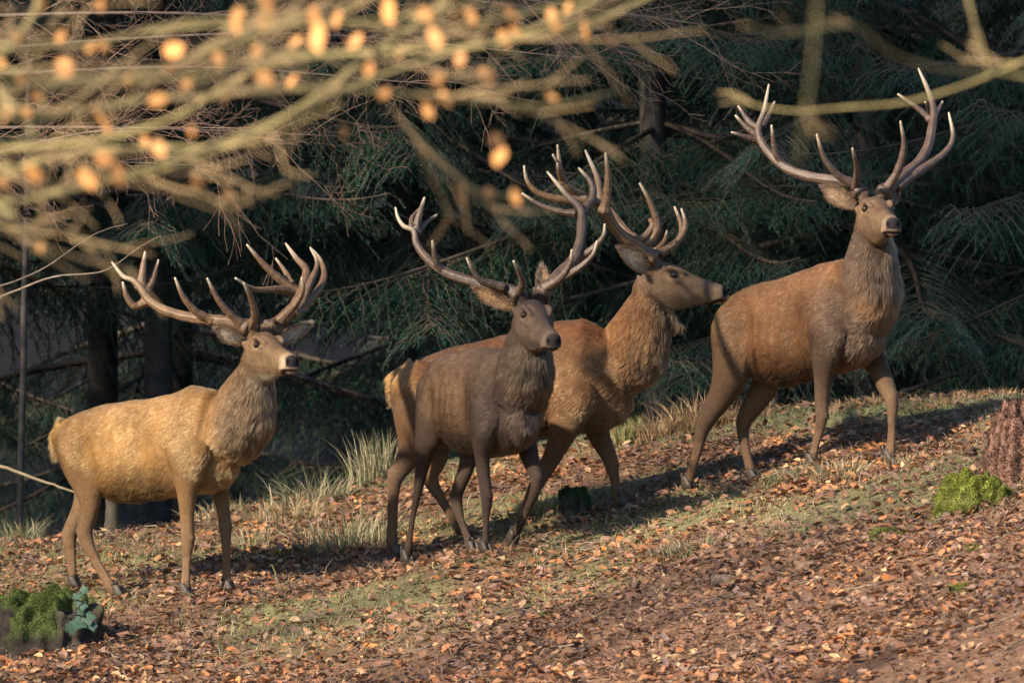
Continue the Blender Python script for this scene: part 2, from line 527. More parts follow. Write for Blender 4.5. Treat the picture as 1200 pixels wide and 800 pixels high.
    body = mixc(body, p['haunch'], sm(tt, 0.72, 0.9) * (1 - sm(hv, -0.1, 0.7)))
    rump = sm(tt, 0.86, 1.0) * sm(hv, -0.7, 0.3)
    body = mixc(body, p['rump'], rump)
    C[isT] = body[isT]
    # neck: t 0 head -> 1 chest; back of the neck against the front
    nd = np.zeros(n)
    NP = np.array([x[0] for x in neck])
    ntan = np.gradient(NP, axis=0); 
    idx = np.clip((ct * (len(NP) - 1)).round().astype(int), 0, len(NP) - 1)
    tang = ntan[idx] / np.linalg.norm(ntan[idx], axis=1)[:, None]
    lat = v - tang * (tang @ v)[:, None]; U_ = np.cross(tang, lat)
    if (U_[isN] @ u).mean() < 0: U_ = -U_
    rel = V - NP[idx]; fr_ = (rel * U_).sum(1) / np.array([x[1] for x in neck])[idx]     # 1 at the front of the neck
    nk_ = mixc(np.tile(p['neck'], (n, 1)), p['nape'], sm(-fr_, -0.1, 0.75))
    nk_ = mixc(nk_, p['mane'], sm(fr_, 0.2, 0.9))
    nk_ = mixc(nk_, p['throat'], sm(fr_, 0.35, 0.9) * (1 - sm(ct, 0.10, 0.32)) * p.get('throat_amt', 1.0))
    C[isN] = nk_[isN] * 0.66
    # head
    hd = mixc(np.tile(p['face'], (n, 1)), p['brow'], sm(lz, 0.03, 0.08) * (1 - sm(la, 0.2, 0.34)))
    hd = mixc(hd, p['muzzle'], sm(la, 0.325, 0.375) * (1 - 0.6 * sm(lz, -0.012, 0.012)))
    hd = mixc(hd, p['throat'], sm(-lz, 0.09, 0.14) * p.get('throat_amt', 1.0))
    d_eye = np.sqrt(((la - EYE[0]) * 0.72) ** 2 + (np.abs(lb) - EYE[1]) ** 2 * 0.3 + (lz - EYE[2] - 0.01) ** 2)
    hd = mixc(hd, np.array(p['face']) * 1.6, np.exp(-((d_eye - 0.034) / 0.011) ** 2) * 0.55)
    hd = mixc(hd, (0.02, 0.013, 0.01), np.exp(-(d_eye / 0.019) ** 4))
    hd = mixc(hd, np.array(p['brow']) * 0.7, np.exp(-((lz - 0.045) / 0.03) ** 2) * sm(la, 0.17, 0.22) * (1 - sm(la, 0.33, 0.38)) * 0.5)
    hd = hd * (1.12 + 0.35 * f2 + 0.25 * f1)[:, None]
    tear = np.exp(-(((la - 0.165) / 0.02) ** 2 + ((lz - 0.022) / 0.006) ** 2))
    hd = mixc(hd, (0.03, 0.02, 0.015), tear * 0.6)
    nose = sm(la, 0.392 , 0.404) * sm(lz, -0.056, -0.048) * (1 - sm(lz, 0.004, 0.012)) * (1 - sm(np.abs(lb), 0.036, 0.042))
    hd = mixc(hd, np.array(p['muzzle']) * 1.9, sm(la, 0.35, 0.39) * sm(-lz, 0.072, 0.080) * 0.9)
    hd = mixc(hd, (0.016, 0.013, 0.014), nose)
    hd = mixc(hd, (0.012, 0.008, 0.007), np.clip(mouth * 1.3, 0, 1))
    for sd_ in (1, -1):
        d2 = ((la - 0.412) / 0.022) ** 2 + ((lb - sd_ * 0.026) / 0.011) ** 2 + ((lz + 0.030) / 0.012) ** 2
        hd = mixc(hd, (0.003, 0.002, 0.002), np.clip(1.4 * np.exp(-d2), 0, 1))
    C[isH] = hd[isH]
    # legs
    for k, st in enumerate(s['L']):
        m = ci == 3 + k
        lc = mixc(np.tile(p['leg'], (n, 1)), p['leg_low'], sm(ct, 0.45, 0.9))
        lc = mixc(lc, np.array(p['shoulder'] if k < 2 else p['haunch']), 1 - sm(ct, 0.02, 0.42))
        inner = sm((V - NP[-1]) @ v * 0 - ((V - st[3][0]) @ v) * (1 if k in (0, 2) else -1), 0.0, 0.05)
        lc = mixc(lc, p.get('leg_in', p['leg']), inner)
        lc = lc * (1 - 0.5 * sm(ct, 0.86, 0.97))[:, None]
        C[m] = lc[m]
    C0 = C; C = smooth_field(C0, E, n, 80); C = np.where((isL & (ct > 0.3))[:, None], smooth_field(C0, E, n, 8), C)
    hb = sm(la, -0.02, 0.06)[:, None]; C = np.where(isH[:, None], C * (1 - hb) + hd * hb, C)
    mott = 1 + 0.34 * f1 * (isT | isN) + 0.12 * f2 * (isT | isN) + 0.1 * f2 * isL
    C = C * mott[:, None]
    wet = np.clip(nose * isH, 0, 1)
    set_col(me, C * np.where(wet > 0.5, 1.0, 0.62)[:, None])
    body_o = link('body', me, M_SKIN, root)
    # ---- coat of hair
    flow = np.where(isT[:, None], flow * 0.8 + np.array([0, 0, -0.45]), flow)
    flow = np.where(isN[:, None], flow * 0.8 + np.array([0, 0, -0.5]) - u * 0.25, flow)
    flow = np.where(isH[:, None], smooth_field(flow, E, n, 12), smooth_field(flow, E, n, 110))
    ln = np.where(isT, 0.025, np.where(isN, 0.026, np.where(isH, 0.0048, 0.0055)))
    ln = np.where(isN, ln + (0.026 * sm(fr_, 0.1, 0.8) * sm(ct, 0.05, 0.25) + 0.010 * sm(ct, 0.3, 0.6)) * (1 - 0.85 * sm(ct, 0.62, 0.98)), ln)
    ln = np.where(isT, ln + 0.006 * (1 - sm(tt, 0.0, 0.20)) + 0.010 * sm(-hv, 0.8, 1.0) + 0.008 * rump, ln)
    ln = np.where(isH, ln + 0.012 * (1 - sm(la, 0.0, 0.08)) + 0.02 * sm(lz, 0.082, 0.1) * (1 - sm(la, 0.05, 0.1)), ln)
    ln = np.where(isH, ln, smooth_field(ln, E, n, 70))
    ln[wet > 0.3] = 0
    ln[(d_eye < 0.022) & isH] = 0
    ln[(mouth > 0.4)] *= 0.3
    nt_ = len(me.loop_triangles) if False else None
    me.calc_loop_triangles()
    tri = np.empty(len(me.loop_triangles) * 3, np.int32); me.loop_triangles.foreach_get('vertices', tri); tri = tri.reshape(-1, 3)
    A0, A1, A2 = V[tri[:, 0]], V[tri[:, 1]], V[tri[:, 2]]
    area = np.linalg.norm(np.cross(A1 - A0, A2 - A0), axis=1) / 2
    # only hair that can ever be seen matters: denser on the camera's side, sparser behind
    vis = np.where(nrm[tri[:, 0]] @ np.array([0, 1.0, 0]) > 0.45, 0.35, 1.0)
    lt = ln[tri].mean(1)
    wgt = area * vis * np.where(lt > 0.014, 1.0, 1.9) * (lt > 0.002)
    rng = np.random.default_rng(int(s['seed'] * 100) + 3)
    K = s.get('hairs', 120000)
    pick = rng.choice(len(tri), K, p=wgt / wgt.sum())
    r1 = np.sqrt(rng.random(K)); r2 = rng.random(K)
    wa, wb, wc = 1 - r1, r1 * (1 - r2), r1 * r2
    bary = lambda X: X[tri[pick, 0]] * wa[:, None] + X[tri[pick, 1]] * wb[:, None] + X[tri[pick, 2]] * wc[:, None]
    P = bary(V); Nn = bary(nrm); Nn /= np.linalg.norm(Nn, axis=1)[:, None]
    Fl = bary(flow); L_ = bary(ln[:, None])[:, 0]; Cc = bary(C)
    Fl = Fl - Nn * (Fl * Nn).sum(1)[:, None]
    Fl /= np.linalg.norm(Fl, axis=1)[:, None] + 1e-6
    # tufts: neighbours lean the same way
    q = P * 16 + s['seed'] * 5
    cl = np.array([noise.noise_vector((a, b, c)) for a, b, c in q])
    q2 = P * 45 + s['seed'] * 3
    cl2 = np.array([noise.noise((a, b, c)) for a, b, c in q2])
    Dr = Fl + Nn * (np.where(L_ > 0.030, 0.16, 0.055)[:, None] + 0.06 * cl2[:, None] + 0.05 * rng.standard_normal((K, 1))) + cl * (0.07 + 0.38 * np.clip((L_ - 0.027) / 0.02, 0, 1))[:, None] + rng.standard_normal((K, 3)) * 0.045
    Dr /= np.linalg.norm(Dr, axis=1)[:, None]
    L_ = L_ * (0.65 + 0.7 * rng.random(K)) * (1 + 0.15 * cl2)
    tip = Dr + Fl * 0.25 + np.array([0, 0, -0.25]) * np.clip(L_ / 0.04, 0, 1)[:, None]
    tip /= np.linalg.norm(tip, axis=1)[:, None]
    from mathutils import kdtree
    KC = K // 13
    kd = kdtree.KDTree(KC)
    for i_ in range(KC): kd.insert(P[i_], i_)
    kd.balance()
    own = np.array([kd.find(q_)[1] for q_ in P])
    tipP = P + Dr * (L_ * 0.45)[:, None] + tip * (L_ * 0.55)[:, None]
    pull = (0.24 * np.clip((L_ - 0.006) / 0.012, 0, 1))[:, None]
    midP = P + Dr * (L_ * 0.45)[:, None]
    midP = midP * (1 - 0.3 * pull) + midP[own] * (0.3 * pull)
    tipP = tipP * (1 - pull) + tipP[own] * pull
    ctone = np.exp(rng.standard_normal(KC) * 0.12)
    Pl = P - base; al_ = (Pl * Fl).sum(1)
    qs = Pl * 58 - Fl * (al_ * 58 * 0.80)[:, None] + s['seed'] * 31
    stv = np.array([noise.noise((a_, b_, c_)) for a_, b_, c_ in qs])
    tl_ = ctone[own] * (1 + 0.10 * cl2) * np.exp(0.75 * stv * np.clip((L_ - 0.003) / 0.012, 0.3, 1))
    pts = np.stack([P - Nn * 0.002, midP, tipP], 1)
    hc = bpy.data.hair_curves.new('coat')
    hc.add_curves([3] * K)
    hc.position_data.foreach_set('vector', pts.astype(np.float32).ravel())
    rad = np.where(L_ > 0.014, 0.0011, 0.0008)
    rr = np.stack([rad, rad * 0.8, rad * 0.18], 1).astype(np.float32)
    ra = hc.attributes.get('radius') or hc.attributes.new('radius', 'FLOAT', 'POINT')
    ra.data.foreach_set('value', rr.ravel())
    lum = np.exp(rng.standard_normal(K) * 0.26) * tl_
    hcol = np.ones((K, 4), np.float32); hcol[:, :3] = np.clip(Cc * lum[:, None] * s.get('hair_gain', 1.0), 0, 0.9)
    ha = hc.attributes.new('hcol', 'FLOAT_COLOR', 'CURVE'); ha.data.foreach_set('color', hcol.ravel())
    hc.materials.append(M_FUR)
    ho = bpy.data.objects.new('coat', hc); COL.objects.link(ho); ho.parent = root
    ho.matrix_parent_inverse = Matrix.Translation(-Vector(root.location))
    # ---- eyes
    for sd_ in (1, -1):
        bm = bmesh.new(); bmesh.ops.create_uvsphere(bm, u_segments=16, v_segments=12, radius=0.0200 * hs)
        em = bpy.data.meshes.new('eye'); bm.to_mesh(em); bm.free()
        em.transform(Matrix.Translation(Vector(H(EYE[0], sd_ * (EYE[1] - 0.012), EYE[2]))))
        link('eye', em, M_EYE, root)
    # ---- ears
    for e in s['ears']:
        sd_ = e['side']
        b0 = H(-0.025, sd_ * 0.085, 0.045)
        tp = W(*e['tip'], b0[1] + e['dy'])
        d = tp - b0; Ln = np.linalg.norm(d); d /= Ln
        nrm_ = np.array(e.get('face', (fr.u * 0.8 + fr.v * sd_ * 0.3).tolist())); nrm_ = nrm_ - d * np.dot(nrm_, d); nrm_ /= np.linalg.norm(nrm_)
        sdv = np.cross(d, nrm_)
        nu, nv = 15, 11
        Vv = []; Cv = []
        for layer in (0, 1):
            for i in range(nu):
                t = i / (nu - 1)
                wd = e.get('w', 0.052) * (0.42 + 0.58 * math.sin(min(1, t * 1.75 + 0.05) * math.pi / 2)) * (1 - max(0, (t - 0.45) / 0.55) ** 2.2) + 0.002
                for j in range(nv):
                    q_ = j / (nv - 1) * 2 - 1
                    cup = (0.030 * (1 - t * 0.6)) * (q_ * q_) * 1.2 - 0.016
                    ppt = b0 + d * Ln * t + sdv * wd * q_ * (1 - 0.08 * q_ * q_) + nrm_ * (cup + 0.018 * math.sin(t * 3.0))
                    if layer: ppt = ppt - nrm_ * (0.007 * (1 - q_ * q_ * 0.9) + 0.0015)
                    Vv.append(ppt)
                    if layer: Cv.append(np.array(p['ear_back']))
                    else:
                        k_ = abs(q_) ** 3
                        hair = 0.75 + 0.5 * random.random()
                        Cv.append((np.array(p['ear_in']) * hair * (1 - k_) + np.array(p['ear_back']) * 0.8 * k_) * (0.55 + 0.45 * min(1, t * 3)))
        qd = []
        for layer in (0, 1):
            o_ = layer * nu * nv
            for i in range(nu - 1):
                for j in range(nv - 1):
                    f_ = [o_ + i * nv + j, o_ + i * nv + j + 1, o_ + (i + 1) * nv + j + 1, o_ + (i + 1) * nv + j]
                    qd.append(f_ if layer == 0 else f_[::-1])
        o2 = nu * nv
        for i in range(nu - 1):
            qd.append([i * nv, (i + 1) * nv, o2 + (i + 1) * nv, o2 + i * nv]); qd.append([i * nv + nv - 1, o2 + i * nv + nv - 1, o2 + (i + 1) * nv + nv - 1, (i + 1) * nv + nv - 1])
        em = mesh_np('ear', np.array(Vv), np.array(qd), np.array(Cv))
        eo = link('ear', em, M_EAR, root)
        Vn = np.array(Vv); m_ = 1500; half = nu * nv
        re2 = np.random.default_rng(int(s['seed'] * 1000) + sd_ + 5)
        kk = np.concatenate([re2.integers(0, half, m_ // 2), re2.integers(half, 2 * half, m_ // 2)])
        inn = (kk < half)[:, None]
        P_ = Vn[kk] + re2.normal(size=(m_, 3)) * 0.004
        dd = d * 0.9 + np.where(inn, nrm_ * 0.35, -nrm_ * 0.25) + re2.normal(size=(m_, 3)) * 0.28
        dd /= np.linalg.norm(dd, axis=1)[:, None]
        ll = np.where(inn[:, 0], 0.022, 0.012) * (0.5 + re2.random(m_))
        pe = np.stack([P_, P_ + dd * (ll * .5)[:, None], P_ + dd * ll[:, None]], 1)
        hce = bpy.data.hair_curves.new('ear_hair'); hce.add_curves([3] * m_)
        hce.position_data.foreach_set('vector', pe.astype(np.float32).ravel())
        ra = hce.attributes.get('radius') or hce.attributes.new('radius', 'FLOAT', 'POINT')
        ra.data.foreach_set('value', np.tile(np.array([.0010, .0008, .0002], np.float32), m_))
        hcl = np.ones((m_, 4), np.float32)
        tq = (kk % half) // nv / (nu - 1.0); vq = np.abs((kk % nv) / (nv - 1.0) * 2 - 1)
        hcl[:, :3] = np.where(inn & (vq < 0.75)[:, None], np.array(p['ear_in']), np.array(p['ear_back'])) * np.exp(re2.normal(size=(m_, 1)) * .4)
        ha = hce.attributes.new('hcol', 'FLOAT_COLOR', 'CURVE'); ha.data.foreach_set('color', np.clip(hcl, 0, .8).ravel())
        hce.materials.append(M_FUR)
        heo = bpy.data.objects.new('ear_hair', hce); COL.objects.link(heo); heo.parent = eo
        heo.matrix_parent_inverse = Matrix.Identity(4)
    # ---- antlers
    ac = s['acrop']
    for an in s['antlers']:
        sd_ = an['side']
        b0 = H(-0.008, sd_ * 0.054, 0.112)
        mbx = MB()
        for ti, tn in enumerate(an['tines']):
            pts_, (y0, y1), (ra_, rb_) = tn[0], tn[1], tn[2]
            P_ = [W(*ac(x, y), b0[1]) for x, y in pts_]
            s_ = np.concatenate([[0], np.cumsum([np.linalg.norm(P_[i + 1] - P_[i]) for i in range(len(P_) - 1)])]); s_ /= s_[-1]
            P_ = np.array([W(*ac(x, y), b0[1] + y0 + (y1 - y0) * (k_ ** 0.9)) for (x, y), k_ in zip(pts_, s_)])
            if ti == 0:
                P_[0] = b0 - fr.w * 0.012
            n_ = 70 if ti == 0 else 30
            Q = catmull(P_, n_)
            t = np.linspace(0, 1, n_)
            rad_ = 1.20 * (ra_ + (max(rb_, 0.0045) - ra_) * (0.35 * t + 0.65 * t ** (3.2 if ti == 0 else 2.6)))
            if ti == 0:
                rad_ = rad_ + 0.014 * np.exp(-((t - 0.015) / 0.02) ** 2) + 0.004 * np.exp(-(t / 0.12) ** 2)
            else:
                rad_ = rad_ * (1 + 0.35 * np.exp(-(t / 0.10) ** 2))
            rad_ = rad_ * (1 + 0.05 * np.sin(t * 37 + ti * 2) * (1 - t))
            ridge = 0.5 + 0.5 * np.sin(t * 60 + ti)
            tipf = (sm(t, 0.74, 1.0) if rb_ < 0.008 else 0 * t)[:, None]
            cb = np.array(p['antler']) * (0.85 + 0.3 * ridge)[:, None]
            cb = cb * (0.62 + 0.38 * sm(t, 0, 0.25))[:, None] if ti == 0 else cb
            cc = cb * (1 - tipf) + np.array(p['antler_tip']) * tipf
            # fluted cross section
            k0 = mbx.n
            ph = random.random() * 6; k1 = random.choice((5, 6, 7))
            def fl(n2, th2, ph=ph, k1=k1, tip_=t, big=(ti == 0)):
                a_ = np.linspace(0, 1, n2)[:, None]; tw = th2[None] + 1.2 * a_
                m_ = 0.085 * np.sin(k1 * tw + ph) + 0.055 * np.sin((k1 + 4) * tw + 2 * ph + 9 * a_) + 0.09 * (RNG.random((n2, len(th2))) - 0.5)
                m_ = m_ * (1 - sm(a_, 0.55, 0.9))
                if big: m_ = m_ + 0.10 * np.sin(9 * tw + ph) * np.exp(-(a_ / 0.035) ** 2)
                return 1 + m_
            mbx.tube(Q, rad_, 18, cc, flute=fl)
        am = mbx.mesh('antler')
        # flutes along the beams
        link('antler', am, M_ANTLER, root)
    # ---- hooves: two toes and two dew claws each
    for k, st in enumerate(s['L']):
        c = st[-1][0] + np.array([0, 0, 0.012]); pr = st[-2][0]
        ax_ = c - pr; ax_ /= np.linalg.norm(ax_)
        fwd = u - ax_ * np.dot(u, ax_) * 0.9; fwd /= np.linalg.norm(fwd)
        lifted = not s['legs'][k].get('ground', True)
        up = -ax_ if lifted else zaxis
        if not lifted: fwd = u
        mbh = MB()
        for sd_ in (1, -1):
            rs = []
            for (h_, fo, len_, wd_) in ((0.062, -0.004, 0.022, 0.014), (0.042, 0.002, 0.027, 0.0155), (0.016, 0.012, 0.034, 0.0165), (-0.012, 0.018, 0.040, 0.017)):
                rs.append(ring(c + up * h_ + fwd * fo + v * sd_ * 0.0165, fwd * len_, v * wd_, 14, 2.4))
            add_loft(mbh, rs)
            mbh.tube([c + up * 0.075 - fwd * 0.020 + v * sd_ * 0.014, c + up * 0.056 - fwd * 0.034 + v * sd_ * 0.015], [0.010, 0.006], 8)
        hm = mbh.mesh('hoof')
        hm.attributes['col'].data.foreach_set('color', np.tile(np.array([0.035, 0.026, 0.02, 1], np.float32), len(hm.vertices)))
        link('hoof', hm, M_HOOF, root)

def crop(x0, y0, k):
    return lambda x, y: (x0 + k * x, y0 + k * y)

def leg(b, pts, ground=True, k2=1.0, bh=None):
    n = len(pts)
    out = []
    for i, q in enumerate(pts):
        x, y, r = q[:3]
        bb = b * (1.12 if i == 0 else 1.22 if i == 1 else 1.1 if i == 2 else 1.0)
        out.append((x, y, bb, r, 1.0, (0.66 if i == 0 else 0.80 if i == 1 else 0.92) * k2))
    return dict(st=out, ground=ground)

PAL = dict(
    rump=(0.42, 0.25, 0.11), belly=(0.030, 0.022, 0.017), throat=(0.40, 0.32, 0.23), muzzle=(0.40, 0.31, 0.22),
    ear_in=(0.38, 0.32, 0.26), ear_back=(0.15, 0.10, 0.068), antler=(0.135, 0.085, 0.053), antler_tip=(0.46, 0.39, 0.30))

id_ = lambda x, y: (x, y)
STAGS = []
c8 = crop(40, 430, .375); c7 = crop(110, 270, .3625)
STAGS.append(dict(
    label='golden tan stag with raised head, leftmost of the four, standing by the big mossy stump', tone=0.74, hocks=[(2, 5), (3, 4)], knees=[4, 3], seed=0.13, yaw=33, anchor=(180, 0.0), crop=c8, ncrop=c7, acrop=c7,
    pal=dict(PAL, flank=(0.32, 0.19, 0.090), back=(0.235, 0.135, 0.066), shoulder=(0.235, 0.145, 0.075), haunch=(0.22, 0.135, 0.072), leg=(0.20, 0.125, 0.076), leg_low=(0.22, 0.14, 0.09), leg_in=(0.24, 0.16, 0.10),
             neck=(0.15, 0.098, 0.06), nape=(0.20, 0.105, 0.05), mane=(0.145, 0.10, 0.065), face=(0.20, 0.135, 0.085), brow=(0.13, 0.08, 0.05), throat=(0.5, 0.42, 0.31)),
    trunk=[(625, 215, 335, .06), (600, 130, 370, .12), (560, 72, 386, .17), (500, 56, 394, .195), (440, 82, 402, .205), (380, 97, 412, .215), (320, 102, 422, .22), (260, 111, 418, .215), (200, 123, 392, .2), (155, 137, 345, .18), (118, 156, 305, .15), (95, 180, 275, .115), (82, 205, 255, .07)],
    neck=[(535, 430, .085, .082), (517, 480, .125, .105), (497, 545, .17, .13), (470, 620, .190, .155), (425, 690, .165, .165)],
    head_yaw=61, head_pitch=4, head_anchor=(298.5, 404), head_anchor_local=(EYE[0], EYE[1], EYE[2]), head_dy=0.0,
    legs=[leg(.13, [(485, 270, .13), (480, 335, .085), (478, 400, .058), (478, 470, .041), (480, 535, .041), (477, 600, .026), (474, 650, .025), (472, 685, .030), (470, 716, .03)]),
          leg(-.13, [(560, 320, .10), (580, 385, .058), (590, 440, .040), (597, 500, .037), (600, 560, .026), (601, 630, .025), (602, 680, .031), (606, 706, .03)]),
          leg(.105, [(138, 225, .135), (155, 310, .125), (170, 380, .088), (174, 440, .056), (160, 500, .046), (160, 530, .044), (185, 590, .029), (215, 645, .027), (245, 695, .030), (262, 720, .03)]),
          leg(-.105, [(160, 280, .15), (168, 380, .09), (150, 440, .06), (115, 510, .046), (110, 535, .044), (115, 590, .032), (118, 635, .028), (116, 665, .030), (122, 690, .03)])],
    ears=[dict(side=1, tip=(253, 384.5), dy=-0.05, w=.050), dict(side=-1, tip=(364, 378.5), dy=0.06, w=.046)],
    antlers=[dict(side=1, tines=[
                ([(500, 318), (455, 298), (400, 292), (330, 284), (270, 272), (215, 250), (175, 222), (150, 185), (125, 160), (95, 148), (58, 102)], (0, .22), (.028, .0035)),
                ([(505, 315), (520, 280), (512, 230), (484, 168)], (0, -.22), (.020, .0035)),
                ([(480, 305), (440, 270), (400, 220), (366, 153)], (0, -.12), (.019, .0035)),
                ([(385, 293), (330, 262), (290, 215), (262, 152)], (.06, -.06), (.020, .0035)),
                ([(170, 230), (135, 245), (108, 215), (93, 166)], (.18, .12), (.020, .004)),
                ([(150, 190), (157, 140), (166, 68)], (.2, .26), (.021, .0035)),
                ([(165, 200), (185, 170), (209, 95)], (.2, .32), (.018, .0035))]),
             dict(side=-1, tines=[
                ([(585, 305), (620, 275), (665, 220), (683, 160), (685, 125), (655, 90), (620, 42)], (0, .75), (.028, .0035)),
                ([(610, 290), (665, 245), (690, 190), (722, 110), (700, 55)], (.08, .55), (.022, .0035)),
                ([(640, 270), (715, 205), (744, 150), (735, 100), (705, 60)], (.15, .75), (.023, .004)),
                ([(655, 205), (600, 190), (520, 190), (457, 154)], (.45, .15), (.019, .0035)),
                ([(655, 200), (610, 165), (550, 110), (494, 45)], (.45, .35), (.021, .0035)),
                ([(640, 175), (620, 135), (588, 90)], (.5, .62), (.014, .0035)),
                ([(600, 292), (650, 240), (675, 195), (672, 150)], (0.0, -.1), (.02, .0035))])]))

c3 = crop(440, 400, .35); c1 = crop(440, 160, .35)
STAGS.append(dict(
    label='dark brown stag in front of the pair, turned towards us with one foreleg lifted', hair_gain=0.74, hocks=[(2, 4), (3, 4)], knees=[4, 3], seed=0.37, yaw=58, anchor=(565, -0.35), crop=c3, ncrop=c3, acrop=c1,
    pal=dict(PAL, flank=(0.125, 0.078, 0.048), back=(0.115, 0.072, 0.047), shoulder=(0.075, 0.052, 0.040), haunch=(0.07, 0.048, 0.037), leg=(0.066, 0.045, 0.035), leg_low=(0.08, 0.053, 0.039), leg_in=(0.10, 0.07, 0.05), rump=(0.14, 0.09, 0.055),  # dark coat; shade lying on this stag is also put into its colour
             neck=(0.085, 0.054, 0.036), nape=(0.115, 0.062, 0.036), mane=(0.058, 0.043, 0.031), face=(0.085, 0.06, 0.046), brow=(0.035, 0.025, 0.021), muzzle=(0.12, 0.09, 0.07), throat=(0.20, 0.145, 0.085), ear_in=(0.26, 0.18, 0.12), antler=(0.085, 0.058, 0.042)),
    trunk=[(522, 140, 300, .07), (502, 70, 345, .13), (466, 30, 370, .18), (420, 22, 382, .2), (375, 22, 384, .205), (335, 26, 374, .21), (295, 32, 368, .21), (258, 38, 358, .2), (228, 52, 330, .17), (208, 76, 292, .13), (195, 105, 255, .07)],
    neck=[(520, -55, .095, .095), (512, 0, .13, .115), (505, 60, .16, .135), (496, 125, .175, .150), (478, 200, .150, .160)],
    head_yaw=70, head_pitch=14, head_anchor=(629.5, 369), head_anchor_local=(EYE[0], 0, EYE[2]), head_dy=-0.02,
    legs=[leg(.125, [(375, 235, .12), (360, 320, .08), (358, 385, .050), (363, 450, .041), (372, 520, .036), (372, 550, .032), (369, 610, .022), (368, 655, .024), (367, 685, .027), (367, 708, .027)]),
          leg(-.125, [(480, 270, .11), (505, 345, .070), (525, 410, .052), (540, 460, .038), (535, 500, .034), (512, 555, .025), (488, 605, .026), (474, 630, .029), (454, 662, .027)], ground=False),
          leg(.10, [(232, 170, .16), (195, 270, .125), (170, 350, .078), (158, 410, .048), (150, 455, .038), (144, 490, .032), (130, 560, .022), (118, 630, .022), (110, 690, .028), (103, 738, .027)]),
          leg(-.10, [(300, 290, .12), (312, 370, .068), (302, 430, .050), (278, 490, .042), (270, 525, .040), (284, 590, .027), (304, 645, .025), (318, 685, .029), (326, 710, .027)])],
    ears=[dict(side=1, tip=(556, 337), dy=0.04, w=.05), dict(side=-1, tip=(634.5, 311), dy=0.10, w=.044, face=(0.2, -1.0, 0.1))],
    antlers=[dict(side=1, tines=[
                ([(480, 535), (440, 512), (360, 494), (290, 476), (230, 452), (175, 410), (138, 360), (128, 315), (95, 300), (75, 270), (67, 237)], (0, .33), (.027, .0035)),
                ([(475, 528), (492, 490), (482, 455), (462, 416)], (0, -.20), (.019, .0035)),
                ([(430, 506), (360, 486), (328, 452), (305, 405)], (0, -.10), (.018, .0035)),
                ([(235, 455), (205, 425), (190, 348)], (.18, .10), (.018, .0035)),
                ([(132, 325), (145, 270), (165, 203)], (.3, .36), (.019, .0035)),
                ([(140, 325), (168, 290), (206, 262)], (.3, .45), (.014, .0035)),
                ([(122, 305), (122, 275), (148, 241)], (.3, .40), (.013, .0035))]),
             dict(side=-1, tines=[
                ([(555, 515), (610, 466), (660, 415), (684, 355), (691, 295), (685, 240), (640, 195), (575, 118)], (0, .68), (.028, .0035)),
                ([(568, 508), (620, 472), (652, 425), (658, 378)], (0, -.12), (.020, .0035)),
                ([(590, 490), (670, 448), (725, 400), (743, 348)], (.05, -.02), (.020, .0035)),
                ([(650, 425), (720, 382), (762, 335), (768, 292)], (.3, .25), (.020, .0035)),
                ([(690, 255), (726, 205), (722, 155), (680, 105)], (.6, .75), (.021, .0035)),
                ([(672, 258), (620, 252), (550, 228), (490, 190)], (.6, .62), (.016, .0035))])]))

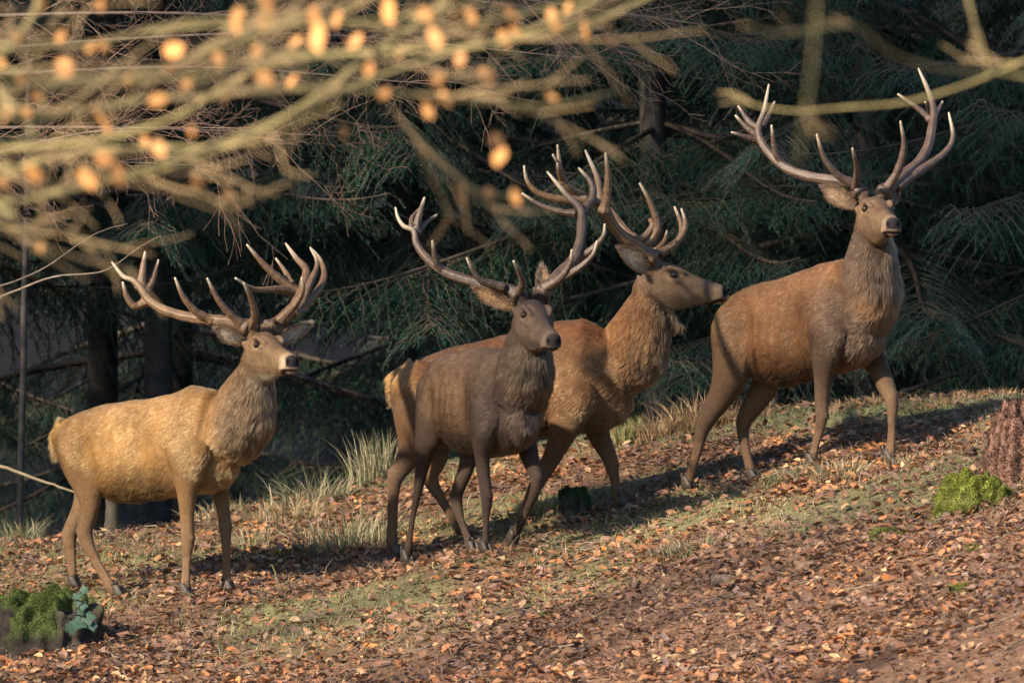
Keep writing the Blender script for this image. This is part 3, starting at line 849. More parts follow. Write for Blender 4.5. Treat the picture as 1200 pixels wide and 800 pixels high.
c2 = crop(600, 160, .35)
STAGS.append(dict(
    label='rufous stag in side view behind the dark one, its muzzle in profile to the right', hocks=[(2, 4), (3, 4)], knees=[4, 3], seed=0.71, yaw=3, anchor=(600, 0.55), crop=id_, ncrop=id_, acrop=c2,
    pal=dict(PAL, flank=(0.185, 0.10, 0.056), back=(0.175, 0.085, 0.044), shoulder=(0.19, 0.11, 0.06), haunch=(0.17, 0.10, 0.058), leg=(0.165, 0.106, 0.07), leg_low=(0.19, 0.12, 0.078), leg_in=(0.28, 0.18, 0.105), rump=(0.36, 0.19, 0.085),
             neck=(0.18, 0.092, 0.047), nape=(0.175, 0.078, 0.036), mane=(0.15, 0.10, 0.064), face=(0.155, 0.108, 0.073), brow=(0.13, 0.085, 0.055), throat=(0.25, 0.185, 0.125), muzzle=(0.24, 0.175, 0.12), antler=(0.145, 0.09, 0.053)),
    trunk=[(742, 448, 476, .05), (732, 408, 492, .11), (712, 388, 502, .165), (685, 374, 507, .195), (655, 376, 509, .205), (620, 386, 511, .215), (585, 394, 512, .215), (550, 402, 508, .21), (520, 410, 500, .2), (497, 419, 490, .18), (478, 431, 476, .15), (466, 442, 464, .09)],
    neck=[(766, 338, .085, .078), (758, 362, .13, .10), (750, 390, .175, .125), (739, 416, .195, .15), (718, 440, .165, .160)],
    head_yaw=8, head_pitch=5, head_anchor=(789, 322), head_anchor_local=(EYE[0], EYE[1], EYE[2]), head_dy=0.0,
    beard=True,
    legs=[leg(.13, [(672, 462, .14), (662, 498, .09), (652, 525, .058), (638, 552, .044), (630, 565, .040), (619, 586, .027), (609, 606, .026), (603, 618, .03), (599, 628, .03)]),
          leg(-.13, [(695, 480, .10), (702, 510, .062), (712, 531, .046), (717, 545, .039), (720, 560, .028), (723, 574, .026), (726, 585, .03), (730, 594, .03)]),
          leg(.105, [(497, 455, .17), (492, 495, .145), (484, 525, .085), (472, 546, .054), (463, 560, .045), (461, 576, .033), (460, 605, .029), (459, 634, .032), (464, 652, .03)]),
          leg(-.105, [(505, 470, .15), (510, 515, .10), (510, 540, .062), (504, 556, .046), (506, 566, .040), (518, 586, .027), (530, 606, .026), (537, 617, .029), (542, 627, .03)])],
    ears=[dict(side=1, tip=(726, 290), dy=-0.10, w=.058, face=(0.35, -0.85, 0.1)), dict(side=-1, tip=(742, 284), dy=0.16, w=.05)],
    antlers=[dict(side=1, tines=[
                ([(465, 395), (425, 368), (375, 338), (332, 290), (305, 240), (262, 212), (205, 182), (168, 140), (152, 28)], (0, -.42), (.030, .0035)),
                ([(435, 372), (478, 330), (486, 290), (462, 220), (427, 155)], (0, -.05), (.022, .0035)),
                ([(395, 352), (440, 338), (470, 300), (462, 275)], (-.05, .0), (.02, .012)),
                ([(308, 255), (318, 200), (321, 130), (313, 54)], (-.3, -.38), (.023, .0035)),
                ([(250, 210), (170, 212), (90, 190), (52, 150), (40, 97)], (-.32, -.42), (.021, .0035)),
                ([(175, 155), (160, 100), (136, 60)], (-.38, -.46), (.014, .0035)),
                ([(172, 150), (158, 118), (152, 90)], (-.40, -.5), (.018, .0035))]),
             dict(side=-1, tines=[
                ([(490, 395), (430, 365), (370, 310), (330, 255), (296, 208), (286, 140), (245, 46)], (0, .52), (.028, .0035)),
                ([(492, 393), (545, 360), (575, 320), (580, 285), (567, 241)], (0, .12), (.020, .0035)),
                ([(520, 380), (560, 345), (568, 300), (544, 234)], (0.02, .28), (.018, .0035)),
                ([(480, 385), (508, 355), (519, 316)], (0.05, .2), (.014, .0035))])]))

c6 = crop(790, 300, .375); c5 = crop(840, 60, .375)
STAGS.append(dict(
    label='tallest standing stag on the crest at right, chest and face turned towards us', hocks=[(2, 5), (3, 4)], knees=[4, 3], seed=0.92, yaw=45, anchor=(930, 0.2), crop=c6, ncrop=c5, acrop=c5,
    pal=dict(PAL, flank=(0.175, 0.092, 0.050), back=(0.205, 0.10, 0.050), shoulder=(0.085, 0.055, 0.038), haunch=(0.155, 0.098, 0.062), leg=(0.13, 0.085, 0.06), leg_low=(0.19, 0.12, 0.078), leg_in=(0.27, 0.175, 0.105), rump=(0.5, 0.33, 0.14),
             neck=(0.095, 0.06, 0.042), nape=(0.125, 0.075, 0.047), mane=(0.085, 0.058, 0.041), face=(0.17, 0.115, 0.075), brow=(0.10, 0.065, 0.045), throat=(0.30, 0.20, 0.10), muzzle=(0.26, 0.19, 0.135), antler=(0.09, 0.062, 0.047), ear_in=(0.26, 0.20, 0.15)),
    trunk=[(642, 160, 262, .07), (622, 90, 308, .13), (587, 38, 342, .18), (530, 12, 360, .2), (470, 20, 374, .205), (410, 46, 390, .21), (350, 68, 403, .21), (290, 83, 398, .205), (240, 95, 374, .195), (207, 114, 345, .17), (184, 140, 312, .13), (170, 165, 275, .07)],
    neck=[(488, 535, .088, .088), (484, 590, .12, .112), (481, 650, .15, .135), (480, 720, .175, .155), (474, 790, .175, .160), (450, 850, .15, .160)],
    head_yaw=76, head_pitch=3, head_anchor=(1029.5, 245), head_anchor_local=(EYE[0], 0, EYE[2]), head_dy=-0.02,
    legs=[leg(.13, [(485, 230, .13), (472, 315, .085), (465, 385, .054), (462, 450, .043), (462, 500, .038), (456, 535, .032), (444, 580, .025), (436, 615, .026), (430, 640, .029), (427, 656, .028)]),
          leg(-.13, [(600, 280, .11), (635, 340, .066), (660, 400, .055), (678, 440, .042), (682, 470, .036), (681, 520, .026), (679, 570, .026), (676, 608, .031), (669, 644, .028)]),
          leg(.105, [(212, 215, .18), (190, 300, .15), (175, 370, .112), (150, 430, .082), (116, 485, .062), (95, 522, .052), (84, 555, .040), (72, 610, .028), (56, 665, .027), (47, 700, .030), (40, 726, .028)]),
          leg(-.105, [(285, 290, .14), (298, 370, .092), (266, 435, .075), (228, 495, .056), (215, 535, .042), (217, 570, .034), (228, 625, .028), (239, 670, .030), (246, 704, .028)])],
    ears=[dict(side=1, tip=(964, 219), dy=0.02, w=.056), dict(side=-1, tip=(1048, 212), dy=0.14, w=.046)],
    antlers=[dict(side=1, tines=[
                ([(460, 430), (420, 412), (350, 402), (280, 390), (215, 365), (170, 325), (140, 285), (130, 240), (148, 185), (163, 104)], (0, .52), (.027, .0035)),
                ([(432, 425), (438, 370), (424, 304)], (0, -.26), (.017, .0035)),
                ([(425, 415), (375, 385), (335, 330), (312, 259)], (0, -.12), (.019, .0035)),
                ([(220, 368), (185, 320), (171, 231)], (.3, .2), (.018, .0035)),
                ([(142, 235), (160, 205), (181, 158)], (.5, .6), (.014, .0035)),
                ([(140, 245), (105, 225), (66, 171)], (.48, .55), (.018, .0035)),
                ([(135, 270), (95, 240), (57, 200)], (.46, .48), (.017, .0035)),
                ([(130, 280), (95, 270), (45, 253)], (.46, .40), (.016, .004))]),
             dict(side=-1, tines=[
                ([(535, 425), (575, 395), (630, 350), (660, 300), (672, 245), (678, 190), (665, 135), (630, 54)], (0, .8), (.027, .0035)),
                ([(535, 425), (565, 375), (585, 300), (574, 218)], (0, -.15), (.020, .0035)),
                ([(560, 425), (640, 370), (710, 320), (738, 270), (725, 192)], (.08, .45), (.022, .0035)),
                ([(668, 215), (630, 180), (565, 134)], (.7, .72), (.015, .0035)),
                ([(682, 200), (695, 180), (706, 157)], (.75, .85), (.012, .0035)),
                ([(668, 200), (655, 165), (650, 160)], (.7, .6), (.010, .0035))])]))

for s_ in STAGS:
    plan_stag(s_)
# tuft of the beard under the profile stag's throat
_s3 = STAGS[2]
_s3['beard'] = (_s3['solve'](780, 366, 0), _s3['solve'](797, 383, 0))
# ------------------------------------------------------------------ lie of the land
_h = np.array(HOOVES)
G_Y = 0.13
_A = np.c_[np.ones(len(_h)), _h[:, 0], _h[:, 0] ** 2]
_co = np.linalg.lstsq(_A, _h[:, 2] - 0.012 - G_Y * _h[:, 1], rcond=None)[0]
_res = (_h[:, 2] - 0.012 - G_Y * _h[:, 1]) - _A @ _co
_K = np.exp(-((_h[:, None, :2] - _h[None, :, :2]) ** 2).sum(-1) / (2 * 0.30 ** 2))
_wt = np.linalg.solve(_K + 0.02 * np.eye(len(_h)), _res)
_cx = np.array([-60, 0, 150, 250, 330, 400, 460, 540, 640, 740, 830, 900, 960, 1060, 1200, 1300.])
_cy = np.array([636, 632, 622, 606, 588, 566, 552, 532, 512, 500, 486, 484, 478, 466, 461, 461.])
_ex = np.linspace(-3.2, 3.2, 60)
_ey = []
for x in _ex:
    px = 600 + x / (D + 1.0) * F
    py = np.interp(px, _cx, _cy)
    xe = x
    zb = _co[0] + _co[1] * xe + _co[2] * xe * xe
    k = (py - 400) / F
    _ey.append((-k * D - zb) / (G_Y + k))
_ey = np.convolve(np.pad(np.array(_ey), 6, mode='edge'), np.ones(13) / 13, mode='valid')

def Hg(x, y, fine=True):
    x = np.asarray(x, float); y = np.asarray(y, float)
    xe = np.where(np.abs(x) < 3.2, x, np.sign(x) * (3.2 + 5 * np.tanh((np.abs(x) - 3.2) / 5)))
    xq = np.clip(xe, -3.2, 3.2)
    zb = _co[0] + _co[1] * xe + _co[2] * xq * xq
    yc = np.clip(np.interp(x, _ex, _ey), 0.5, 4.0)
    front = np.where(y > -7, y, -7 + 3 * np.tanh((y + 7) / 3))
    d = y - yc
    soft = 0.25
    yy = yc - soft * np.log1p(np.exp(np.clip(-(front - yc) / soft, -40, 40)))      # smooth minimum
    z = zb + G_Y * yy
    z = z - 1.1 * (1 - np.exp(-(np.maximum(d, 0) / 2.6) ** 2))
    z = z + np.where(y > 22, 0.45 * (y - 22), 0) * (y < 1e9)  # steep rise added behind the wood to block the sky
    g = 0
    for i in range(len(_h)):
        g = g + _wt[i] * np.exp(-((x - _h[i, 0]) ** 2 + (y - _h[i, 1]) ** 2) / (2 * 0.30 ** 2))
    z = z + g
    if fine:
        near = np.exp(-(np.maximum(np.abs(x) - 4, 0) / 3) ** 2)
        z = z + 0.05 * (fbm2(x * 1.3 + 9, y * 1.3 + 4, 3, 3) - 0.5) + 0.022 * (fbm2(x * 9, y * 9, 8, 2) - 0.5)
    return z

def ground_at(px, py):
    """where the sight line through a picture point meets the ground"""
    prev = None
    for Y in np.arange(-10, 6, 0.02):
        p = W(px, py, Y)
        if p[2] < Hg(p[0], p[1]):
            return p
    return W(px, py, 1.0)

def graded(a, b, n, mid, lo, hi):
    m = np.linspace(a, b, n)
    L = []
    x = a; st = (b - a) / n
    while x > lo:
        st *= 1.35; x -= st; L.append(x)
    Rr = []
    x = b; st = (b - a) / n
    while x < hi:
        st *= 1.35; x += st; Rr.append(x)
    return np.array(L[::-1] + m.tolist() + Rr)

gx = graded(-3.6, 3.6, 260, 0, -160, 160)
gy = graded(-9, 4.5, 330, 0, -120, 220)
GX, GY = np.meshgrid(gx, gy)
GZ = Hg(GX, GY)
nx, ny = len(gx), len(gy)
ii = np.arange(ny - 1)[:, None] * nx + np.arange(nx - 1)[None, :]
gq = np.stack([ii, ii + 1, ii + nx + 1, ii + nx], -1).reshape(-1, 4)

def green_mask(x, y):
    """how mossy or grassy the ground is, 0..1"""
    yc = np.clip(np.interp(x, _ex, _ey), 0.5, 4.0)
    rim = np.exp(-((y - yc + 0.25) / 0.75) ** 2) * (0.35 + 0.8 * sm(x, 0.0, 1.8))
    pat = sm(fbm2(x * 0.9 + 3, y * 0.9 + 11, 21, 4), 0.40, 0.60) * sm(y, -3.6, -0.9)
    return np.clip(np.maximum(rim, 0.75 * pat), 0, 1)

gm_ = green_mask(GX.ravel(), GY.ravel())
soil = np.array([0.075, 0.046, 0.034]); duff = np.array([0.16, 0.09, 0.052]); moss = np.array([0.12, 0.125, 0.06])
nn = fbm2(GX.ravel() * 5, GY.ravel() * 5, 5, 4)[:, None]
gc = soil * (1 - nn) + duff * nn
gc = gc * (1 - gm_[:, None]) + moss * (0.6 + 0.8 * nn) * gm_[:, None]
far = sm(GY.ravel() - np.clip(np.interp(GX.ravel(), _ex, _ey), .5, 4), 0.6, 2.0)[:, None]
gc = gc * (1 - far) + np.array([0.0055, 0.006, 0.0075]) * far  # behind the crest the gloom of the wood is put into the ground colour
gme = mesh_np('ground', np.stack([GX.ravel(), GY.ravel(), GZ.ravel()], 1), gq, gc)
M_SOIL = mat_attr('forest_soil', 0.95, bump=0.8, bscale=60, spec=0.1, var=0.35, vscale=18)
ground = link('ground', gme, M_SOIL)
tag(ground, 'leaf strewn forest slope rising to the right', None, None, 'structure')

# ------------------------------------------------------------------ fallen leaves
M_LEAF = mat_attr('dead_leaf', 0.7, bump=0.0, spec=0.25, var=0.22, vscale=60, trans=0.18)
LEAFPAL = np.array([(0.25, 0.105, 0.052), (0.27, 0.14, 0.075), (0.17, 0.082, 0.05), (0.085, 0.044, 0.032), (0.20, 0.125, 0.11), (0.38, 0.145, 0.05), (0.33, 0.215, 0.135), (0.135, 0.085, 0.082), (0.40, 0.28, 0.17)])
LEAFW = np.array([0.16, 0.17, 0.17, 0.15, 0.12, 0.06, 0.08, 0.07, 0.02])
LT = np.array([  # along, across, lift
    (-0.5, 0, 0), (-0.18, 0, 0), (0.2, 0, 0), (0.55, 0, 0), (-0.3, 0.20, 1), (-0.02, 0.31, 1), (0.28, 0.22, 1), (-0.3, -0.20, 1), (-0.02, -0.31, 1), (0.28, -0.22, 1)], float)
LQ = np.array([(0, 1, 5, 4), (1, 2, 6, 5), (0, 7, 8, 1), (1, 8, 9, 2)]); LTR = np.array([(2, 3, 6), (2, 9, 3)])

def leaf_cloud(pos, nrm, size, rng, tilt=0.55, colors=None, down=False):
    n = len(pos)
    ang = rng.random(n) * 2 * math.pi
    a = np.stack([np.cos(ang), np.sin(ang), np.zeros(n)], 1)
    N = nrm + rng.standard_normal((n, 3)) * tilt * np.array([1, 1, 0.35])
    N /= np.linalg.norm(N, axis=1)[:, None]
    A = a - N * (a * N).sum(1)[:, None]; A /= np.linalg.norm(A, axis=1)[:, None]
    B = np.cross(N, A)
    fold = (rng.random(n) * 0.5 - 0.12)[:, None]; curl = (rng.random(n) * 1.0 - 0.45)[:, None]
    wid = (0.75 + 0.5 * rng.random(n))[:, None]
    al = LT[:, 0][None]; ac_ = LT[:, 1][None] * wid; lf = LT[:, 2][None]
    jit = rng.standard_normal((n, len(LT))) * 0.035
    h = fold * np.abs(ac_) * 1.6 * lf + curl * (al ** 2) + jit
    V = pos[:, None, :] + size[:, None, None] * (A[:, None, :] * (al + jit * 0.5)[..., None] + B[:, None, :] * ac_[..., None] + N[:, None, :] * h[..., None])
    k = len(LT); o = (np.arange(n) * k)[:, None, None]
    q = (o + LQ[None]).reshape(-1, 4); t = (o + LTR[None]).reshape(-1, 3)
    if colors is None:
        c = LEAFPAL[rng.choice(len(LEAFPAL), n, p=LEAFW / LEAFW.sum())] * (0.75 + 0.5 * rng.random(n))[:, None]
    else: c = colors
    return V.reshape(-1, 3), q, t, np.repeat(c, k, axis=0)

def litter_points(n, rng):
    x = rng.uniform(-3.5, 3.5, n); y = -7.5 + 11.0 * rng.random(n) ** 0.85
    yc = np.clip(np.interp(x, _ex, _ey), .5, 4.0)
    keep = (y < yc + 0.5) & (rng.random(n) > 0.80 * green_mask(x, y)) & (np.abs(x) < 2.95 * (y + D) / D + 0.3)
    dn = fbm2(x * 1.7, y * 1.7, 33, 3)
    keep &= rng.random(n) < 0.40 + 1.3 * (dn - 0.28)
    for hp in HOOVES: keep &= ((x - hp[0] - 0.01) ** 2 + ((y - hp[1]) * 1.0) ** 2) > 0.062 ** 2
    return x[keep], y[keep]

rng = np.random.default_rng(5)
lx, ly = litter_points(92000, rng)
lz_ = Hg(lx, ly)
size = 0.019 + 0.048 * rng.random(len(lx)) ** 2.0
pos = np.stack([lx, ly, lz_ + 0.004 + 0.020 * rng.random(len(lx))], 1)
pos[:, 2] += 0.012 * (size / 0.05)
lc = LEAFPAL[rng.choice(len(LEAFPAL), len(pos), p=LEAFW / LEAFW.sum())] * (0.7 + 0.6 * rng.random(len(pos)))[:, None]
dull_drift = sm(fbm2(lx * 1.1 + 40, ly * 1.1 + 7, 91, 4), 0.38, 0.62)[:, None]          # darker, greyer drifts of leaves
lc = (lc * (1 - dull_drift) + (lc * 0.6 + np.array([0.10, 0.068, 0.066]) * 0.45) * dull_drift) * 1.12 * np.array([1.0, 0.96, 0.80])
V_, q_, t_, c_ = leaf_cloud(pos, np.tile(np.array([0, -0.12, 1.0]), (len(pos), 1)), size, rng, 0.42, lc)
lm = mesh_np('leaf_litter', V_, [q_, t_], c_)
lo = link('leaf_litter', lm, M_LEAF, None, smooth=False)
tag(lo, 'carpet of brown and orange fallen leaves on the slope', 'leaf litter', None, 'stuff')

# the largest fallen leaves, each on its own
M_LEAF1, _n, _l, _b = mat_new('fallen_leaf')
_oi = _n.new('ShaderNodeObjectInfo')
_cr = _n.new('ShaderNodeValToRGB')
_els = [(0.0, (0.16, 0.075, 0.045, 1)), (0.3, (0.32, 0.13, 0.055, 1)), (0.55, (0.38, 0.18, 0.09, 1)), (0.75, (0.46, 0.20, 0.07, 1)), (0.9, (0.30, 0.19, 0.15, 1)), (1.0, (0.48, 0.31, 0.18, 1))]
_cr.color_ramp.elements[0].position = 0; _cr.color_ramp.elements[0].color = _els[0][1]
_cr.color_ramp.elements[1].position = 1; _cr.color_ramp.elements[1].color = _els[-1][1]
for p_, c in _els[1:-1]:
    e_ = _cr.color_ramp.elements.new(p_); e_.color = c
_l.new(_oi.outputs['Random'], _cr.inputs[0])
_no = _n.new('ShaderNodeTexNoise'); _no.inputs['Scale'].default_value = 70; _no.inputs['Detail'].default_value = 4
_mx = _n.new('ShaderNodeMix'); _mx.data_type = 'RGBA'; _mx.blend_type = 'MULTIPLY'; _mx.inputs[0].default_value = 0.6
_l.new(_cr.outputs[0], _mx.inputs[6]); _l.new(_no.outputs[0], _mx.inputs[7]); _l.new(_mx.outputs[2], _b.inputs['Base Color'])
_b.inputs['Roughness'].default_value = 0.65
leafmeshes = []
for i in range(8):
    V_, q_, t_, c_ = leaf_cloud(np.zeros((1, 3)), np.array([[0, 0, 1.0]]), np.array([1.0]), rng, 0.02)
    me = mesh_np('leaf', V_, [q_, t_], c_); me.materials.append(M_LEAF1); leafmeshes.append(me)
bx, by = litter_points(2600, rng)
sel = np.argsort(by + rng.random(len(by)) * 4)[:300]
for i in sel:
    o = bpy.data.objects.new('leaf', leafmeshes[rng.integers(8)])
    COL.objects.link(o); o.parent = ground
    sc_ = 0.062 + 0.03 * rng.random()
    o.location = (bx[i], by[i], float(Hg(bx[i], by[i])) + 0.028)
    o.rotation_euler = (rng.normal() * 0.4, rng.normal() * 0.4, rng.random() * 6.28)
    o.scale = (sc_,) * 3

# ------------------------------------------------------------------ twigs lying about
mb = MB()
tx, ty = litter_points(900, rng)
for x, y in zip(tx, ty):
    L = 0.05 + 0.22 * rng.random() ** 2; a = rng.random() * math.pi
    m = 4
    P = np.stack([x + np.cos(a) * np.linspace(-L, L, m) + rng.normal(size=m) * .008, y + np.sin(a) * np.linspace(-L, L, m) + rng.normal(size=m) * .008, np.zeros(m)], 1)
    P[:, 2] = Hg(P[:, 0], P[:, 1]) + 0.018 + 0.012 * rng.random(m)
    g_ = rng.random()
    mb.tube(P, 0.0022 + 0.0025 * rng.random(), 5, np.array([0.13, 0.10, 0.075]) * (0.5 + g_))
to = link('fallen_twigs', mb.mesh('fallen_twigs'), mat_attr('twig_bark', 0.9, var=0.3))
tag(to, 'thin dead twigs scattered over the leaf litter', 'twigs', None, 'stuff')

# ------------------------------------------------------------------ grass
M_GRASS = mat_attr('grass_blade', 0.6, var=0.2, spec=0.3, trans=0.25)
def blades(pos, length, lean_dir, lean, width, cols, rng):
    """curved tapering blades: 4 rows, 7 vertices"""
    n = len(pos)
    t = np.array([0, 0.35, 0.7, 1.0])
    up = np.array([0, 0, 1.0])
    out = pos[:, None, :] + length[:, None, None] * (up[None, None] * (t - 0.45 * lean[:, None] * t ** 2.2)[..., None] + lean_dir[:, None, :] * (lean[:, None] * t ** 1.8)[..., None])
    ang = rng.random(n) * math.pi
    sd_ = np.stack([np.cos(ang), np.sin(ang), np.zeros(n)], 1)
    wv = width[:, None] * np.array([1, 0.85, 0.55])[None]
    Lf = out[:, :3] - sd_[:, None] * wv[..., None]; Rt = out[:, :3] + sd_[:, None] * wv[..., None]
    V = np.concatenate([Lf, Rt, out[:, 3:]], 1)
    o = (np.arange(n) * 7)[:, None, None]
    q = (o + np.array([(0, 3, 4, 1), (1, 4, 5, 2)])[None]).reshape(-1, 4)
    tr = (o + np.array([(2, 5, 6)])[None]).reshape(-1, 3)
    return V.reshape(-1, 3), q, tr, np.repeat(cols, 7, axis=0)

GP = np.array([(0.13, 0.15, 0.045), (0.20, 0.19, 0.07), (0.30, 0.24, 0.12), (0.09, 0.115, 0.04), (0.36, 0.29, 0.17)])
def grass_dir(n, rng):
    a = rng.random(n) * 6.283
    return np.stack([np.cos(a), np.sin(a), np.zeros(n)], 1)
n = 85000
x = rng.uniform(-3.4, 3.4, n); y = rng.uniform(-4.5, 3.6, n)
yc = np.clip(np.interp(x, _ex, _ey), .5, 4.0)
g_ = green_mask(x, y)
keep = (y < yc + 0.35) & (rng.random(n) < np.maximum(0.85 * g_ ** 1.2, 0.06))
x, y, g_ = x[keep], y[keep], g_[keep]
n = len(x)
hgt = (0.018 + 0.05 * rng.random(n) ** 2) * (1.15 - 0.5 * sm(x, 0.8, 2.2))
tall = rng.random(n) < 0.10
hgt[tall] *= 2.2
cols = GP[rng.choice(5, n, p=[.34, .24, .17, .17, .08])] * (0.7 + 0.5 * rng.random(n))[:, None]
pos = np.stack([x, y, Hg(x, y) - 0.004], 1)
V_, q_, t_, c_ = blades(pos, hgt, grass_dir(n, rng), 0.3 + 0.7 * rng.random(n), 0.0016 + 0.0012 * rng.random(n), cols, rng)
go = link('grass', mesh_np('grass', V_, [q_, t_], c_), M_GRASS)
tag(go, 'short green and straw coloured grass patches on the slope', 'grass', None, 'stuff')

# dead stalks and straw pressed into the leaves
n = 27000
x = rng.uniform(-3.4, 3.4, n); y = rng.uniform(-6.0, 3.0, n)
yc = np.clip(np.interp(x, _ex, _ey), .5, 4.0)
keep = (y < yc + 0.2) & (rng.random(n) < 0.25 + 0.75 * sm(fbm2(x * 1.4 + 2, y * 1.4 + 31, 57, 3), 0.42, 0.62)) & (rng.random(n) < 0.35 + 0.65 * sm(y, -3.5, 0))
x, y = x[keep], y[keep]; n = len(x)
cols = np.array([(0.36, 0.28, 0.19), (0.26, 0.19, 0.12), (0.30, 0.20, 0.15), (0.16, 0.12, 0.08)])[rng.integers(4, size=n)] * (0.7 + 0.5 * rng.random(n))[:, None]
V_, q_, t_, c_ = blades(np.stack([x, y, Hg(x, y) + 0.012], 1), 0.05 + 0.10 * rng.random(n), grass_dir(n, rng), 0.9 + 0.9 * rng.random(n), 0.0011 + 0.0009 * rng.random(n), cols, rng)
so = link('straw_litter', mesh_np('straw_litter', V_, [q_, t_], c_), M_GRASS)
tag(so, 'pale dead stalks and straw pressed into the fallen leaves', 'straw', None, 'stuff')
# close grey green turf along the rim at the right
n = 46000
x = rng.uniform(-0.6, 3.4, n); yc = np.clip(np.interp(x, _ex, _ey), .5, 4.0); y = yc + 0.25 - 1.5 * rng.random(n) ** 1.3
keep = rng.random(n) < green_mask(x, y) * (0.25 + 0.75 * sm(fbm2(x * 3, y * 3, 71, 3), 0.35, 0.6))
x, y = x[keep], y[keep]; n = len(x)
cols = np.array([(0.13, 0.145, 0.075), (0.17, 0.175, 0.10), (0.10, 0.125, 0.05), (0.22, 0.20, 0.13)])[rng.integers(4, size=n)] * (0.7 + 0.5 * rng.random(n))[:, None]
V_, q_, t_, c_ = blades(np.stack([x, y, Hg(x, y) - 0.003], 1), 0.014 + 0.026 * rng.random(n), grass_dir(n, rng), 0.4 + 0.9 * rng.random(n), 0.0016 + 0.0012 * rng.random(n), cols, rng)
mo_ = link('mossy_turf', mesh_np('mossy_turf', V_, [q_, t_], c_), M_GRASS)
tag(mo_, 'grey green mossy turf along the crest at the right', 'turf', None, 'stuff')

def tuft(px, py, spread, nb, h, lean, pal, label, wind=(0, 0, 0), dy=0.0, sq=1.0):
    c = ground_at(px, py); c[1] += dy; c[2] = Hg(c[0], c[1])
    r_ = spread * np.sqrt(rng.random(nb)); a = rng.random(nb) * 6.283
    x = c[0] + r_ * np.cos(a); y = c[1] + r_ * np.sin(a) * sq
    pos = np.stack([x, y, Hg(x, y) - 0.005], 1)
    d = np.stack([np.cos(a), np.sin(a), np.zeros(nb)], 1) * 0.7 + grass_dir(nb, rng) * 0.6 + np.array(wind)
    P_ = np.array(pal)
    cols = P_[rng.integers(len(P_), size=nb)] * (0.7 + 0.6 * rng.random(nb))[:, None]
    V_, q_, t_, c_ = blades(pos, h * (0.35 + 0.65 * rng.random(nb)), d, lean * (0.4 + 0.8 * rng.random(nb)), 0.0022 + 0.0014 * rng.random(nb), cols, rng)
    o = link('grass_tuft', mesh_np('grass_tuft', V_, [q_, t_], c_), M_GRASS)
    tag(o, label, 'grass tuft', 'taller grass tufts on the slope')
STRAW = [(0.36, 0.31, 0.20), (0.28, 0.25, 0.15), (0.20, 0.19, 0.10), (0.14, 0.15, 0.07)]
DRY = [(0.36, 0.24, 0.13), (0.30, 0.19, 0.10), (0.24, 0.17, 0.09)]
GRN = [(0.15, 0.18, 0.05), (0.22, 0.22, 0.08), (0.32, 0.28, 0.14)]
tuft(405, 572, .28, 380, .36, .8, STRAW, 'tall straw coloured grass tuft on the rim between the leftmost stag and the pair', sq=.6)
tuft(335, 610, .22, 220, .22, .9, STRAW + DRY, 'grass tuft with arching blades just right of the golden stag')
tuft(445, 562, .18, 300, .40, .5, STRAW, 'thin upright straw grass beside the pair of stags, behind their hind legs', sq=.6)
tuft(735, 520, .08, 240, .22, .35, GRN, 'bright green grass tuft under the chest of the stag in profile')
tuft(775, 512, .16, 260, .26, .8, DRY, 'brown arching dry grass left of the crest stag, by its hind hoof', sq=.6)
tuft(820, 503, .18, 320, .32, .8, DRY, 'dry brown grass tuft behind the hock of the crest stag', sq=.6)
tuft(985, 560, .15, 420, .15, 1.0, DRY + STRAW, 'low dry straw clump between the forelegs of the crest stag')
tuft(1060, 545, .12, 260, .12, 1.0, DRY + STRAW, 'low dry straw clump right of the lifted foreleg of the crest stag')
tuft(800, 650, .17, 420, .13, 1.0, [(0.16, 0.14, 0.08), (0.22, 0.18, 0.11), (0.12, 0.12, 0.06)], 'dull grey green grass clump in the leaves below the crest stag')
tuft(640, 600, .17, 420, .15, .9, GRN + STRAW, 'green grass clump left of the small dark stump')
tuft(920, 560, .16, 380, .09, .9, [(0.10, 0.11, 0.05), (0.15, 0.14, 0.07)], 'short grass darkened as shade between the hind and forelegs of the crest stag')  # dark greens stand in for the leg shadow of the crest stag
tuft(290, 580, .12, 150, .20, .9, STRAW, 'sparse straw grass behind the golden stag, under its chest', dy=.4)
tuft(870, 492, .2, 190, .20, .9, DRY, 'few bent dry stalks on the rim under the belly of the crest stag', sq=.5)
tuft(1010, 476, .25, 240, .12, .9, DRY, 'few bent dry stalks on the rim right of the crest stag', sq=.5)
tuft(1130, 468, .3, 300, .10, .9, DRY, 'few short dry stalks on the rim at the far right', sq=.4)
tuft(20, 640, .16, 200, .24, .8, STRAW, 'thin grass stalks at the far left by the dark trunk', dy=.3)
tuft(365, 590, .25, 240, .28, .9, STRAW, 'straw grass tuft on the rim left of the tallest straw tuft', sq=.6)
tuft(250, 612, .2, 260, .18, .9, STRAW + DRY, 'straw grass on the rim behind the forelegs of the golden stag', dy=.2)
tuft(560, 560, .18, 260, .14, 1.0, GRN + STRAW, 'yellow green grass between the hind legs of the pair of stags')
tuft(880, 600, .22, 420, .07, 1.0, GRN + STRAW, 'short yellow green grass below the far hind leg of the crest stag')
tuft(470, 625, .22, 420, .07, 1.0, GRN + STRAW, 'short yellow green grass at the hind hooves of the pair of stags')
tuft(330, 650, .26, 600, .08, 1.0, GRN + STRAW, 'bright yellow green grass patch right of the golden stag forelegs')
